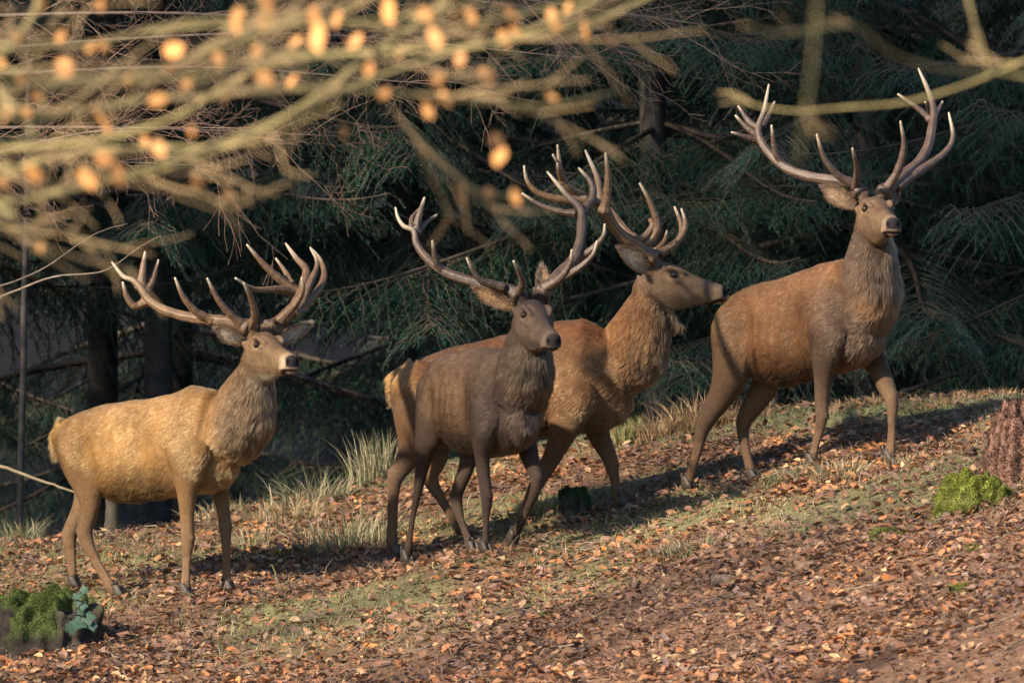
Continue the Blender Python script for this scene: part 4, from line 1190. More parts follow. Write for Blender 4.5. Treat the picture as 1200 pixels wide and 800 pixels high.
# ------------------------------------------------------------------ the spruces behind
M_NEEDLE = mat_attr('spruce_needles', 0.55, var=0.35, vscale=3.0, spec=0.35, trans=0.12)
M_BARK, _n, _l, _b = mat_new('spruce_bark')
_tc = _n.new('ShaderNodeNewGeometry')
_no = _n.new('ShaderNodeTexNoise'); _no.inputs['Scale'].default_value = 14; _no.inputs['Detail'].default_value = 8
_l.new(_tc.outputs['Position'], _no.inputs['Vector'])
_cr = _n.new('ShaderNodeValToRGB'); _cr.color_ramp.elements[0].position = .35; _cr.color_ramp.elements[0].color = (0.012, 0.011, 0.011, 1); _cr.color_ramp.elements[1].position = .7; _cr.color_ramp.elements[1].color = (0.040, 0.034, 0.030, 1)
_l.new(_no.outputs[0], _cr.inputs[0]); _l.new(_cr.outputs[0], _b.inputs['Base Color']); _b.inputs['Roughness'].default_value = 0.9
_bp = _n.new('ShaderNodeBump'); _bp.inputs['Strength'].default_value = 0.8; _l.new(_no.outputs[0], _bp.inputs['Height']); _l.new(_bp.outputs[0], _b.inputs['Normal'])

def spruce_bough(seed, L=2.6):
    """a drooping spruce bough along +x: limb, hanging side sprays, needles"""
    g = np.random.default_rng(seed)
    mb = MB()
    s = np.linspace(0, 1, 24)
    axis = np.stack([L * s, 0.10 * L * np.sin(s * 3 + g.random() * 3) * s, -0.10 * L * s - 0.20 * L * s ** 2 + 0.16 * L * s ** 4], 1)
    mb.tube(axis, 0.022 * (1 - 0.85 * s) + 0.002, 6, (0.055, 0.042, 0.032))
    segs = []   # (p0, p1) twig pieces carrying needles
    def along(t): return np.array([np.interp(t, s, axis[:, j]) for j in range(3)])
    for t in np.linspace(0.12, 0.99, 34):
        for sd_ in (-1, 1):
            if g.random() < 0.08: continue
            p = along(t)
            ln = (0.62 * (1 - t) ** 0.6 + 0.16) * (0.65 + 0.5 * g.random()) * (0.5 + 0.5 * min(1, t * 3)) * L / 2.6
            fwd = 0.45 + 0.35 * g.random(); out = sd_ * (0.8 + 0.2 * g.random())
            d = np.array([fwd, out, -0.15 - 0.35 * g.random()]); d /= np.linalg.norm(d)
            m = 7
            u = np.linspace(0, 1, m)[:, None]
            Q = p + d * ln * u + np.array([0, 0, -1.0]) * (0.30 + 0.3 * g.random()) * ln * u ** 2 + g.normal(size=(m, 3)) * 0.008
            mb.tube(Q, 0.004 * (1 - 0.7 * u[:, 0]) + 0.001, 3, (0.06, 0.045, 0.03), cap=False)
            for i in range(m - 1): segs.append((Q[i], Q[i + 1]))
            nt_ = int(ln / 0.055)
            for j in range(1, nt_):
                k = j / nt_
                q = np.array([np.interp(k, u[:, 0], Q[:, c]) for c in range(3)])
                tl = (0.05 + 0.15 * (1 - k)) * (0.6 + 0.7 * g.random())
                s2 = 1 if j % 2 else -1
                perp = np.cross(d, (0, 0, 1.0)) * s2
                d2 = d * 0.75 + perp * 0.65 + np.array([0, 0, -0.35 - 0.5 * g.random()]); d2 /= np.linalg.norm(d2)
                segs.append((q, q + d2 * tl))
        p = along(t)
    for i in range(8, 23): segs.append((axis[i], axis[i + 1]))
    A = np.array([a for a, b in segs]); B = np.array([b for a, b in segs])
    ln = np.linalg.norm(B - A, axis=1)
    cnt = np.maximum((ln / 0.0046).astype(int), 2)
    idx = np.repeat(np.arange(len(A)), cnt)
    k = g.random(len(idx))
    P = A[idx] + (B - A)[idx] * k[:, None]
    T = (B - A)[idx] / ln[idx][:, None]
    Rv = g.normal(size=(len(idx), 3)); Rv -= T * (Rv * T).sum(1)[:, None]; Rv /= np.linalg.norm(Rv, axis=1)[:, None]
    Dn = T * 0.75 + Rv * 0.8; Dn /= np.linalg.norm(Dn, axis=1)[:, None]
    Wv = np.cross(Dn, g.normal(size=(len(idx), 3))); Wv /= np.linalg.norm(Wv, axis=1)[:, None]
    nl = (0.016 + 0.010 * g.random(len(idx)))[:, None]
    wd = 0.0019
    V = np.stack([P - Wv * wd, P + Wv * wd, P + Dn * nl], 1).reshape(-1, 3)
    tr = np.arange(len(V)).reshape(-1, 3)
    tone = g.random(len(A))[idx][:, None]
    c = np.array([0.008, 0.034, 0.026]) * (1 - tone) + np.array([0.020, 0.074, 0.042]) * tone
    c = c * (0.7 + 0.6 * g.random((len(idx), 1)))
    mb.add(V, None, tr, np.repeat(c, 3, axis=0))
    me = mb.mesh('bough')
    me.materials.append(M_NEEDLE)
    return me

BOUGHS = [spruce_bough(40 + i) for i in range(5)]

def spruce(name, x, y, h, zlow, label, lowlen=2.9, step=0.42, per=5, rad=0.16, seed=0, group='spruces behind the stags'):
    g = random.Random(seed)
    z0 = float(Hg(x, y, False)) - 0.15
    root = empty(name, (x, y, z0), label, 'spruce', group)
    mb = MB()
    zz = np.linspace(0, h, 26)
    P = np.stack([0.05 * np.sin(zz * 0.5 + seed), 0.05 * np.cos(zz * 0.4 + seed), zz], 1)
    mb.tube(P, rad * (1 - zz / h) ** 0.8 + 0.012 + 0.08 * np.exp(-zz / 0.3), 12, (0.03, 0.026, 0.022))
    tm = mb.mesh('trunk'); tm.materials.append(M_BARK)
    o = bpy.data.objects.new('trunk', tm); COL.objects.link(o); o.parent = root; tm.shade_smooth()
    z = zlow - z0
    k = 0
    while z < h - 0.4:
        f = max(0.0, 1 - (z - (zlow - z0)) / (h - (zlow - z0) + 0.01))
        ln = (0.25 + lowlen * f ** 0.8)
        off = g.random() * 6.28
        for j in range(per):
            a = off + j * 2 * math.pi / per + g.uniform(-0.35, 0.35)
            b = bpy.data.objects.new('bough', BOUGHS[g.randrange(5)])
            COL.objects.link(b); b.parent = root
            sc_ = ln / 2.6 * g.uniform(0.8, 1.15)
            b.location = (0, 0, z + g.uniform(-0.12, 0.12))
            b.rotation_euler = (g.uniform(-0.15, 0.15), g.uniform(-0.08, 0.16) - 0.25 * (1 - f), a)
            b.scale = (sc_, sc_ * g.uniform(.85, 1.1), sc_ * g.uniform(0.85, 1.15))
            k += 1
        z += step * (0.8 + 0.5 * g.random()) * (0.7 + 0.6 * f)
    return root

# first row, seen between and above the stags
FRONT = [
    (-4.2, 6.4, 13, 1.2, 'spruce behind the bare twigs at far left, its boughs mostly hidden'),
    (-2.35, 6.6, 14, 1.0, 'spruce with boughs hanging above the antlers of the golden stag'),
    (-0.75, 7.2, 15, 0.85, 'spruce with dark boughs behind the antlers of the dark stag'),
    (0.95, 6.6, 14, 0.95, 'spruce with boughs between the profile stag and the crest stag, behind the breath mist'),
    (2.35, 6.4, 15, 0.15, 'spruce right behind the antlers of the crest stag, boughs sweeping low'),
    (3.75, 5.8, 13, 0.0, 'spruce at the far right with pale green drooping boughs'),
    (5.2, 6.5, 13, -0.3, 'spruce standing past the right edge of the picture'),
]
for i, (x, y, h, zl, lb) in enumerate(FRONT):
    spruce('spruce_tree', x, y, h, zl, lb, lowlen=2.4, step=0.40, per=6, rad=0.09, seed=100 + i)
# deeper rows: they close the wood
BACK = []
g = random.Random(4)
k = 0
for row, (yy, n, sp) in enumerate(((10.5, 7, 2.4), (14.5, 7, 2.9), (19.0, 9, 2.8))):
    for j in range(n):
        BACK.append(((j - (n - 1) / 2) * sp + g.uniform(-.6, .6), yy + g.uniform(-1.2, 1.2), row, k)); k += 1
nm = ['second', 'third', 'farthest']
ORD = ['leftmost', 'second', 'third', 'fourth', 'fifth', 'sixth', 'seventh', 'eighth', 'ninth']
cnt_ = [0, 0, 0]
for (x, y, row, k) in BACK:
    od = ORD[cnt_[row]]; cnt_[row] += 1
    spruce('spruce_tree', x, y, 13 + 3 * g.random(), (0.9, 0.2, -0.7)[row] + g.uniform(-.3, .5), 'dark shaded spruce, %s in the %s row of the wood' % (od if od == 'leftmost' else od + ' from the left', nm[row]), lowlen=2.9, step=0.85, per=5, rad=0.11, seed=300 + k)
# spruces at the left, outside the picture, that keep the wood in shade
for i, (x, y, h) in enumerate(((-8.2, 1.2, 15), (-7.0, 3.4, 14), (-9.8, -0.6, 16), (-6.3, 5.2, 14), (-9.2, 2.6, 15), (-11.4, -1.6, 16), (-10.5, 3.4, 15), (-12.6, -3.0, 16), (-13.4, -1.2, 15), (-7.4, 5.4, 14), (-11.8, 5.4, 15), (-14.8, -4.8, 16), (-9.0, 9.0, 15), (-17.0, -4.0, 16))):
    spruce('spruce_tree', x, y, h, -0.6, 'shading spruce standing off to the left beyond the picture', lowlen=2.6, step=0.75, per=6, rad=0.2, seed=700 + i, group='spruces standing left of the picture')

# unseen high-crowned spruces added towards the sun: their tops shade the wood, the stags stand in the light beneath
for i, (x, y) in enumerate(((-14.2, -8.2), (-12.0, -9.6), (-9.9, -9.0), (-8.0, -10.2), (-6.2, -9.4), (-15.6, -11.0), (-10.8, -12.2), (-4.6, -11.4))):
    spruce('spruce_tree', x, y, 27, 14.0, 'tall unseen spruce with a high crown, added towards the sun for shade', lowlen=2.9, step=0.75, per=7, rad=0.085, seed=900 + i, group='tall spruces added for shade')

# ------------------------------------------------------------------ bare beech twigs hanging in from the left, behind the stags
M_TWIG = mat_attr('bare_twig', 0.85, var=0.3, vscale=20)
def sprout(mb, p, d, L, r, depth, g, col, droop=0.0, bend=0.25, kids=(5, 9)):
    m = 8
    P = [np.array(p, float)]
    d = np.array(d, float); d /= np.linalg.norm(d)
    for i in range(m - 1):
        d = d + g.normal(size=3) * bend * 0.35 + np.array([0, 0, -droop])
        d /= np.linalg.norm(d)
        P.append(P[-1] + d * L / (m - 1))
    P = np.array(P)
    mb.tube(P, np.linspace(r, max(r * 0.35, 0.0011), m), 6 if r > 0.006 else 4, np.array(col) * (0.7 + 0.6 * g.random()), cap=False)
    if depth <= 0: return
    for j in range(int(g.integers(*kids))):
        k = 0.15 + 0.85 * g.random()
        i = min(int(k * (m - 1)), m - 2)
        q = P[i] + (P[i + 1] - P[i]) * (k * (m - 1) - i)
        t = P[i + 1] - P[i]; t /= np.linalg.norm(t)
        dv = g.normal(size=3); dv -= t * np.dot(dv, t); dv /= np.linalg.norm(dv)
        sprout(mb, q, t * 0.75 + dv * 0.65, L * (0.35 + 0.3 * g.random()) * (1.1 - 0.5 * k), max(r * 0.5, 0.0013), depth - 1, g, col, droop * 0.6, bend, kids)

def bare_beech(x, y, label, starts, seed):
    g = np.random.default_rng(seed)
    z0 = float(Hg(x, y, False)) - 0.1
    root = empty('beech_tree', (x, y, z0), label, 'beech')
    mb = MB()
    zz = np.linspace(0, 9, 20)
    mb.tube(np.stack([x + 0.05 * np.sin(zz), y + 0 * zz, z0 + zz], 1), 0.20 * (1 - zz / 9) ** .7 + 0.02, 14, (0.16, 0.145, 0.125))
    link('trunk', mb.mesh('trunk'), M_TWIG, root)
    for (px, py, Y, ex, ey, eY, r, kids) in starts:
        mb = MB()
        p0 = W(px, py, Y); p1 = W(ex, ey, eY)
        # limb from the trunk to the picture
        tz = max(z0 + 1.5, p0[2] - 0.3)
        base_ = np.array([x, y, tz])
        P = catmull(np.array([base_, (base_ + p0) / 2 + np.array([0, 0, 0.15]), p0, (p0 + p1) / 2 + np.array([0, 0, 0.08]) + g.normal(size=3) * 0.05, p1]), 40)
        mb.tube(P, np.linspace(r * 1.4, 0.003, 40), 7, (0.12, 0.09, 0.07))
        for j in range(kids):
            i = int(12 + (j / kids) * 27 + g.random()); i = min(i, 38)
            t = P[i + 1] - P[i]; t /= np.linalg.norm(t)
            dv = g.normal(size=3) * np.array([0.6, 1.0, 1.0]); dv -= t * np.dot(dv, t); dv /= np.linalg.norm(dv)
            sprout(mb, P[i], t * 0.9 + dv * 0.6, 0.35 + 0.5 * g.random(), 0.0030, 2, g, (0.19, 0.12, 0.085), 0.03, 0.3, (3, 6))
        link('limb', mb.mesh('limb'), M_TWIG, root)
bare_beech(-4.9, 3.4, 'bare beech whose fine brown twigs hang in at the top left', [
    (-60, 20, 3.2, 520, 40, 2.6, .014, 28), (-60, 90, 3.3, 520, 100, 2.5, .014, 26), (-60, 150, 3.0, 400, 160, 2.8, .012, 22), (-60, 215, 3.4, 260, 195, 3.0, .010, 16),
    (-60, -40, 3.4, 700, 20, 2.4, .018, 34), (-60, -80, 3.2, 830, 30, 2.2, .018, 30), (-60, 60, 3.6, 700, 70, 2.7, .012, 20), (-60, 190, 2.7, 300, 150, 2.4, .010, 16)], 5)

# dead twigs, trunks and poles at the left edge
def pole(name, pts, Y0, Y1, r0, r1, label, cat, col, group=None):
    P = [W(x, y, Y0 + (Y1 - Y0) * i / (len(pts) - 1)) for i, (x, y) in enumerate(pts)]
    mb = MB(); P = catmull(np.array(P), 26)
    P = P + np.random.default_rng(len(pts) + int(abs(pts[0][0]))).normal(size=P.shape) * r0 * 0.12
    mb.tube(P, np.linspace(r0, r1, 26), 9, col)
    o = link(name, mb.mesh(name), M_TWIG); tag(o, label, cat, group); return o
pole('dead_branch', [(-60, 368), (0, 348), (60, 325), (120, 318), (160, 292), (188, 276)], 2.4, 2.0, .009, .002, 'pale curved dead twig at the left edge above the golden stag', 'branch', (0.14, 0.11, 0.085))
pole('dead_branch', [(-60, 345), (0, 335), (50, 315), (110, 275), (150, 262)], 2.6, 2.4, .007, .002, 'thin grey dead twig crossing the spruce shade at the left edge', 'branch', (0.11, 0.09, 0.07))
pole('dead_branch', [(-60, 530), (0, 546), (45, 562), (86, 576), (110, 584)], 2.2, 2.1, .013, .006, 'pale bare branch slanting down at the left edge behind the golden stag', 'branch', (0.16, 0.13, 0.08))
for (px, Y, r, lb) in ((22, 3.6, .022, 'thin dark trunk at the left edge beside the pale branch'), (131, 3.0, .05, 'low pale snag seen between the legs of the golden stag'), (468, 9.0, .10, 'dim trunk in the gloom left of the pair of stags'), (925, 10.5, .11, 'dim trunk in the gloom beside the neck of the crest stag')):
    x = (px - 600) / F * (Y + D); z0 = float(Hg(x, Y, False)) - .1
    mb = MB(); hh = 0.62 if px == 131 else 7.0
    zz = np.linspace(0, hh, 22); gg = np.random.default_rng(px)
    mb.tube(np.stack([x + gg.normal(size=22) * r * .08 + 0.02 * zz, Y + 0 * zz, z0 + zz], 1), r * (1 - 0.45 * zz / hh) + 0.4 * r * np.exp(-zz / .15), 12, (0.035, 0.03, 0.022) if px == 131 else (0.04, 0.035, 0.03))
    o = link('snag', mb.mesh('snag'), M_BARK if px != 131 else M_TWIG); tag(o, lb, 'dead trunk')

# ------------------------------------------------------------------ beech in the foreground, far out of focus
M_FLIMB = mat_attr('mossy_limb', 0.8, var=0.3, vscale=12)
M_BLEAF = mat_attr('autumn_leaf', 0.6, var=0.2, vscale=40, trans=0.35)
YF = -24.0
fx, fy = -3.4, YF + 0.6
fz = float(Hg(fx, fy, False)) - 0.1
fb = empty('foreground_beech', (fx, fy, fz), 'near beech with blurred mossy limbs and orange leaves across the top left', 'beech')
mb = MB(); zz = np.linspace(0, 7, 20)
mb.tube(np.stack([fx + 0.06 * np.sin(zz * .7), fy + 0 * zz, fz + zz], 1), 0.17 * (1 - zz / 7) ** .6 + 0.02, 16, (0.16, 0.15, 0.10))
link('trunk', mb.mesh('trunk'), M_FLIMB, fb)
def flimb(pts, dY, r0, r1, kids=6, seed=1, root=None, tx=None, ks=1.0):
    g = np.random.default_rng(seed)
    P = [W(x, y, YF + dY[0] + (dY[1] - dY[0]) * i / (len(pts) - 1)) for i, (x, y) in enumerate(pts)]
    if tx is not None: P = [np.array(tx)] + P
    P = catmull(np.array(P), 50)
    mb = MB()
    mb.tube(P, np.linspace(r0, r1, 50), 10, (0.22, 0.18, 0.075))
    for j in range(kids):
        i = int(g.integers(8, 48)); t = P[i + 1] - P[i]; t /= np.linalg.norm(t)
        dv = g.normal(size=3) * np.array([.5, .8, 1]); dv -= t * np.dot(dv, t); dv /= np.linalg.norm(dv)
        sprout(mb, P[i], t * 0.95 + dv * 0.35, (0.14 + 0.32 * g.random()) * ks, 0.0030 * ks, 1, g, (0.34, 0.24, 0.12), 0.0, 0.2, (2, 5))
    o = link('limb', mb.mesh('limb'), M_FLIMB, root if root is not None else fb)
    return o
tk = (fx, fy, 0.6)
flimb([(-80, 250), (0, 240), (90, 222), (180, 195), (270, 163), (350, 130), (430, 95), (540, 60), (680, 30), (800, -20)], (0, 1.0), .011, .004, 12, 1, tx=tk)
flimb([(-80, 185), (0, 175), (110, 165), (200, 140), (270, 98), (330, 70), (420, 62), (560, 55), (640, 28), (720, -15)], (.5, -.4), .010, .004, 12, 2, tx=(fx, fy, .9))
flimb([(-80, 120), (0, 105), (110, 92), (200, 78), (300, 40), (430, 0), (520, -30)], (-.6, .4), .010, .005, 11, 3, tx=(fx, fy, 1.1))
flimb([(-80, 75), (20, 85), (130, 98), (250, 85), (330, 60), (420, 85), (470, 140), (520, 190), (560, 225), (610, 230)], (.3, 1.2), .009, .0025, 10, 4, tx=(fx, fy, 1.0))
flimb([(-80, 225), (0, 205), (80, 180), (180, 172), (270, 170), (360, 120), (420, 75), (500, 20), (560, -30)], (.8, .2), .008, .004, 10, 5, tx=(fx, fy, .8))
flimb([(-80, 40), (0, 50), (90, 55), (200, 30), (330, 20), (480, 35), (600, 20), (700, -10)], (-.3, .6), .007, .004, 10, 6, tx=(fx, fy, 1.2))
flimb([(20, -40), (45, 0), (20, 45), (-20, 80)], (.3, .3), .008, .005, 2, 7)
flimb([(-80, 150), (40, 140), (160, 118), (280, 110), (400, 105), (520, 115), (640, 125), (720, 108)], (-.5, .3), .0075, .003, 11, 8, tx=(fx, fy, 1.0))
for k_ in range(3):
    gk = random.Random(50 + k_)
    y0_ = gk.uniform(-10, 230); x1_ = gk.uniform(380, 760); y1_ = y0_ * 0.45 + gk.uniform(-30, 40)
    flimb([(-80, y0_ + 10), (60, y0_ + gk.uniform(-12, 12)), (x1_ * .4, y0_ * .85 + gk.uniform(-18, 18)), (x1_ * .7, (y0_ + y1_) / 2 + gk.uniform(-20, 20)), (x1_, y1_)], (gk.uniform(-1, 1.5), gk.uniform(-1, 1.5)), .0055, .0018, 14, 60 + k_, tx=(fx, fy, gk.uniform(.6, 1.4)), ks=.9)
# beech limbs at the top right, nearer still
fb2 = empty('foreground_beech', (1.95, -23.0, float(Hg(1.95, -23, False)) - .1), 'near beech at the right edge, one blurred limb reaching across the crest stag antlers', 'beech')
mb = MB(); zz = np.linspace(0, 6, 18); z2 = fb2.location[2]
mb.tube(np.stack([1.95 + 0 * zz, -23 + 0.05 * np.sin(zz), z2 + zz], 1), 0.09 * (1 - zz / 6) ** .6 + 0.015, 14, (0.16, 0.15, 0.10))
link('trunk', mb.mesh('trunk'), M_FLIMB, fb2)
flimb([(1290, 40), (1200, 72), (1130, 100), (1060, 120), (990, 126), (930, 130), (880, 122), (850, 108)], (0.8, 1.8), .0046, .0018, 5, 11, fb2, tx=(1.95, -23, 0.9), ks=.5)
flimb([(960, -30), (955, 30), (950, 90), (940, 150), (935, 190)], (-4, -4.5), .0014, .0008, 1, 12, fb2, ks=.4)
flimb([(1290, 80), (1180, 85), (1100, 80), (1040, 60), (1000, 30), (920, 40), (870, 30)], (-1, -2), .0045, .0022, 4, 13, fb2, tx=(1.95, -23, 1.0), ks=.5)
flimb([(1130, -20), (1140, 20), (1150, 50), (1160, 90)], (0, 0), .004, .002, 1, 14, fb2, ks=.4)
# its leaves, each on its own
g = np.random.default_rng(8)
bl_meshes = []
for i in range(6):
    V_, q_, t_, c_ = leaf_cloud(np.zeros((1, 3)), np.array([[0, -1.0, 0]]), np.array([1.0]), g, 0.25, np.array([[0.74, 0.36, 0.12]]) * (0.55 + 0.6 * g.random()))
    me = mesh_np('leaf', V_, [q_, t_], c_); me.materials.append(M_BLEAF); bl_meshes.append(me)
LV = [(262, 65), (343, 93), (183, 113), (215, 95), (50, 110), (108, 52), (122, 50), (172, 163), (188, 170), (100, 205), (140, 200), (233, 210), (270, 225), (540, 228), (573, 222), (605, 228), (585, 160), (540, 65), (575, 85), (450, 105), (405, 48), (422, 45), (275, 25), (490, 15), (375, 40), (600, 35), (645, 15), (665, 8), (22, 90), (20, 42), (45, 285), (70, 40), (345, 45), (432, 78), (40, 200), (5, 210), (515, 88), (555, 12), (530, 14), (645, 110), (300, 58), (205, 55), (150, 88), (75, 75), (8, 130), (30, 128), (470, 60), (600, 12), (320, 18), (118, 138), (225, 150), (0, 70), (8, 260), (120, 180), (395, 18), (510, 40)]
for k_ in range(22): LV.append((g.uniform(0, 720), g.uniform(0, 1) ** 1.2 * (235 - 0.22 * g.uniform(0, 700))))
for (x, y) in LV:
    p_ = W(x + g.normal() * 2, y + 4, YF + g.uniform(-.6, 1.0)) - np.array([fx, fy, fz])
    o = bpy.data.objects.new('leaf', bl_meshes[g.integers(6)]); COL.objects.link(o); o.parent = fb
    o.location = p_; sc_ = 0.030 + 0.030 * g.random(); o.scale = (sc_ * g.uniform(.8, 1.2), sc_ * g.uniform(.5, 1.2), sc_ * g.uniform(.8, 1.6))
    o.rotation_euler = (g.normal() * .5, 1.2 + g.normal() * .5, g.normal() * .8)
    # its stalk
    mb = MB(); q0 = p_ + np.array([fx, fy, fz])
    mb.tube([q0 + np.array([0, 0, sc_ * .35]), q0 + np.array([g.normal() * .015, g.normal() * .015, sc_ * .35 + 0.05])], 0.0012, 4, (0.3, 0.18, 0.08))
# ------------------------------------------------------------------ stumps, moss and small things on the slope
M_STUMP = mat_attr('rotten_wood', 0.95, bump=1.0, bscale=45, var=0.45, vscale=16)
M_MOSS = mat_attr('moss', 0.95, bump=0.6, bscale=120, var=0.35, vscale=25, spec=0.1)
def lump(name, c, rx, ry, h, mossf, parent, mat, seed, wood=(0.05, 0.036, 0.026), mossc=(0.16, 0.20, 0.03), flat=0.35, res=120, dome=False, rough=0.10, fk=0.30):
    """an irregular stump or mound: rings from the ground up to a broken top"""
    V = []; n = res; m = 26
    for i in range(m):
        t = i / (m - 1)
        if t < 0.72: zz = t / 0.72; rr = 1.18 - 0.18 * zz - 0.05 * zz * zz + 0.22 * math.exp(-zz * 6)
        else: zz = 1.0; rr = 0.95 * (1 - (t - 0.72) / 0.28)
        ph_ = t * math.pi / 2; zz = math.sin(ph_) ** 0.75; rr = max(math.cos(ph_), 0) ** 0.33 * (1 + 0.25 * math.exp(-zz * 5))
        if dome: zz = math.sin(t * math.pi / 2); rr = math.cos(t * math.pi / 2) ** 0.8 * 1.05
        for j in range(n):
            a = 2 * math.pi * j / n
            V.append((math.cos(a) * rx * rr, math.sin(a) * ry * rr, zz * h * (1.0 if t < .72 else 1.0)))
    V = np.array(V)
    th = np.arctan2(V[:, 1], V[:, 0])
    f = nz(V, 5.0 / max(rx, .15), seed) ; f2 = nz(V, 17, seed + 3)
    flut = np.sin(th * 7 + seed) * 0.05 + np.sin(th * 13 + 2 * seed) * 0.03
    fg = np.random.default_rng(int(seed * 10)); tabs = [fg.random(k) for k in (23, 47, 95)]
    fib = sum(np.interp((th / (2 * math.pi) % 1) * len(t_), np.arange(len(t_) + 1), np.append(t_, t_[0])) * w_ for t_, w_ in zip(tabs, (.5, .3, .2))) - .5
    side = sm(1.02 - np.hypot(V[:, 0] / rx, V[:, 1] / ry), 0.25, 0.05)
    if dome: fib = fib * 0.3
    rs = 1 + rough * f + flut * (1 - flat) + 0.05 * f2 + fk * fib * side * (1 - 0.6 * flat)
    V[:, 0] *= rs; V[:, 1] *= rs
    hh = np.clip(V[:, 2] / h, 0, 1)
    V[:, 2] += hh * h * (2.2 * rough * f + 0.10 * f2 + 0.25 * fib * side)
    V[:, 2] -= 0.06
    ii = np.arange(m - 1)[:, None] * n; jj = np.arange(n)[None]
    q = np.stack([ii + jj, ii + (jj + 1) % n, ii + n + (jj + 1) % n, ii + n + jj], -1).reshape(-1, 4)
    mk = np.clip(mossf(V, th, hh) + 0.5 * f + 0.35 * f2, 0, 1)
    C = np.array(wood) * np.clip(1.0 + 2.2 * fib + 0.5 * f2, .25, 2.2)[:, None] * (1 - mk[:, None]) + np.array(mossc) * (0.75 + 0.5 * (f[:, None] * .5 + .5)) * mk[:, None]
    Vw = V + np.array(c)
    me = mesh_np(name, Vw, q, C)
    o = link(name, me, mat, parent)
    nr = np.empty(len(Vw) * 3, np.float32); me.vertices.foreach_get('normal', nr)
    return o, Vw, nr.reshape(-1, 3).astype(float), mk, q

def moss_fuzz(V, N, mk, q, n, parent, seed, col=(0.17, 0.22, 0.035), ln=0.014):
    g = np.random.default_rng(seed)
    A = V[q]; ar = np.linalg.norm(np.cross(A[:, 1] - A[:, 0], A[:, 3] - A[:, 0]), axis=1) * np.clip(mk[q].mean(1) - .25, 0, 1) ** 1.0
    pk = g.choice(len(q), n, p=ar / ar.sum()); a, b = g.random((n, 1)), g.random((n, 1))
    P = A[pk, 0] * (1 - a) * (1 - b) + A[pk, 1] * a * (1 - b) + A[pk, 2] * a * b + A[pk, 3] * (1 - a) * b
    Nn = N[q[pk, 0]] + g.normal(size=(n, 3)) * .5 + np.array([0, 0, .3]); Nn /= np.linalg.norm(Nn, axis=1)[:, None]
    S = np.cross(Nn, g.normal(size=(n, 3))); S /= np.linalg.norm(S, axis=1)[:, None]
    L = ln * (.5 + g.random((n, 1)))
    Vt = np.stack([P - S * .0022, P + S * .0022, P + Nn * L], 1).reshape(-1, 3)
    lum = (0.55 + 0.9 * g.random((n, 1))) * (0.8 + 0.5 * nz(P, 14, seed)[:, None])
    me = mesh_np('moss', Vt, np.arange(3 * n).reshape(-1, 3), np.repeat(np.array(col) * lum, 3, axis=0))
    o = link('moss', me, M_GRASS, parent); o['kind'] = 'stuff'
    return o

# big mossy stump, bottom left
c = ground_at(45, 757); c[2] = Hg(c[0], c[1])
st1 = empty('mossy_stump', tuple(c), 'broad moss capped tree stump with ivy leaves at the bottom left', 'stump')
o, V_, N_, mk, q = lump('wood', c, .345, .30, .31, lambda V, th, hh: sm(hh, .80, .98) * 1.1 + 0.95 * sm(np.sin(th * 3.2 + 0.4), -.2, .5) * sm(hh, 0.2, .6) - 0.12, st1, M_STUMP, 3.1, wood=(0.024, 0.018, 0.013), mossc=(0.06, 0.08, 0.02), rough=.13, fk=.26, res=220)
moss_fuzz(V_, N_, mk, q, 34000, st1, 3, col=(0.12, 0.15, 0.03), ln=.008)
# ivy on it
M_IVY = mat_attr('ivy_leaf', 0.6, var=0.3, vscale=40, spec=0.25)
g = np.random.default_rng(2)
for (px, py, s_, col) in ((93, 728, .085, (.022, .05, .032)), (82, 735, .07, (.02, .045, .028)), (103, 722, .07, (.025, .056, .036)), (97, 708, .05, (.028, .058, .040)), (90, 697, .05, (.028, .058, .040)), (99, 690, .045, (.032, .065, .045)), (94, 716, .045, (.02, .045, .028)), (108, 732, .05, (.022, .05, .035)), (90, 706, .04, (.025, .055, .036))):
    Yi = c[1] - .36
    p_ = W(px, py, Yi)
    a = np.linspace(0, 2 * math.pi, 16, endpoint=False)
    r_ = 0.5 * (1 + 0.22 * np.cos(5 * a)) * (1 + 0.25 * np.cos(a))
    loc = np.stack([r_ * np.cos(a), r_ * np.sin(a), 0.05 * np.cos(2 * a)], 1)
    loc = np.vstack([loc, [[0, 0, 0.03]]]) * s_ * 1.0
    mt = (Matrix.Rotation(g.normal() * .35, 3, 'Y') @ Matrix.Rotation(R(62) + g.normal() * .25, 3, 'X') @ Matrix.Rotation(R(-90) + g.normal() * .6, 3, 'Z'))
    loc = loc @ np.array(mt).T + p_
    tr = np.array([(16, i, (i + 1) % 16) for i in range(16)])
    link('ivy_leaf', mesh_np('ivy_leaf', loc, tr, np.tile(np.array(col), (17, 1))), M_IVY, st1)
mb = MB()
mb.tube(catmull(np.array([W(92, 745, c[1] - .33), W(96, 720, c[1] - .34), W(91, 700, c[1] - .33), W(100, 684, c[1] - .3)]), 14), .004, 6, (.07, .06, .035))
link('ivy_stem', mb.mesh('ivy_stem'), M_IVY, st1)

# small dark stump between the stags
c = ground_at(674, 606); c[2] = Hg(c[0], c[1])
st2 = empty('small_stump', tuple(c), 'small dark rotten stump with a mossy top below the profile stag', 'stump')
o, V_, N_, mk, q = lump('wood', c, .095, .085, .20, lambda V, th, hh: 0.5 * sm(hh, .5, 1) - .15, st2, M_STUMP, 5.3, wood=(0.030, 0.025, 0.02), mossc=(0.05, 0.08, 0.035), res=80)
moss_fuzz(V_, N_, np.clip(mk + .2, 0, 1), q, 4500, st2, 5, col=(0.05, 0.085, 0.035), ln=.012)

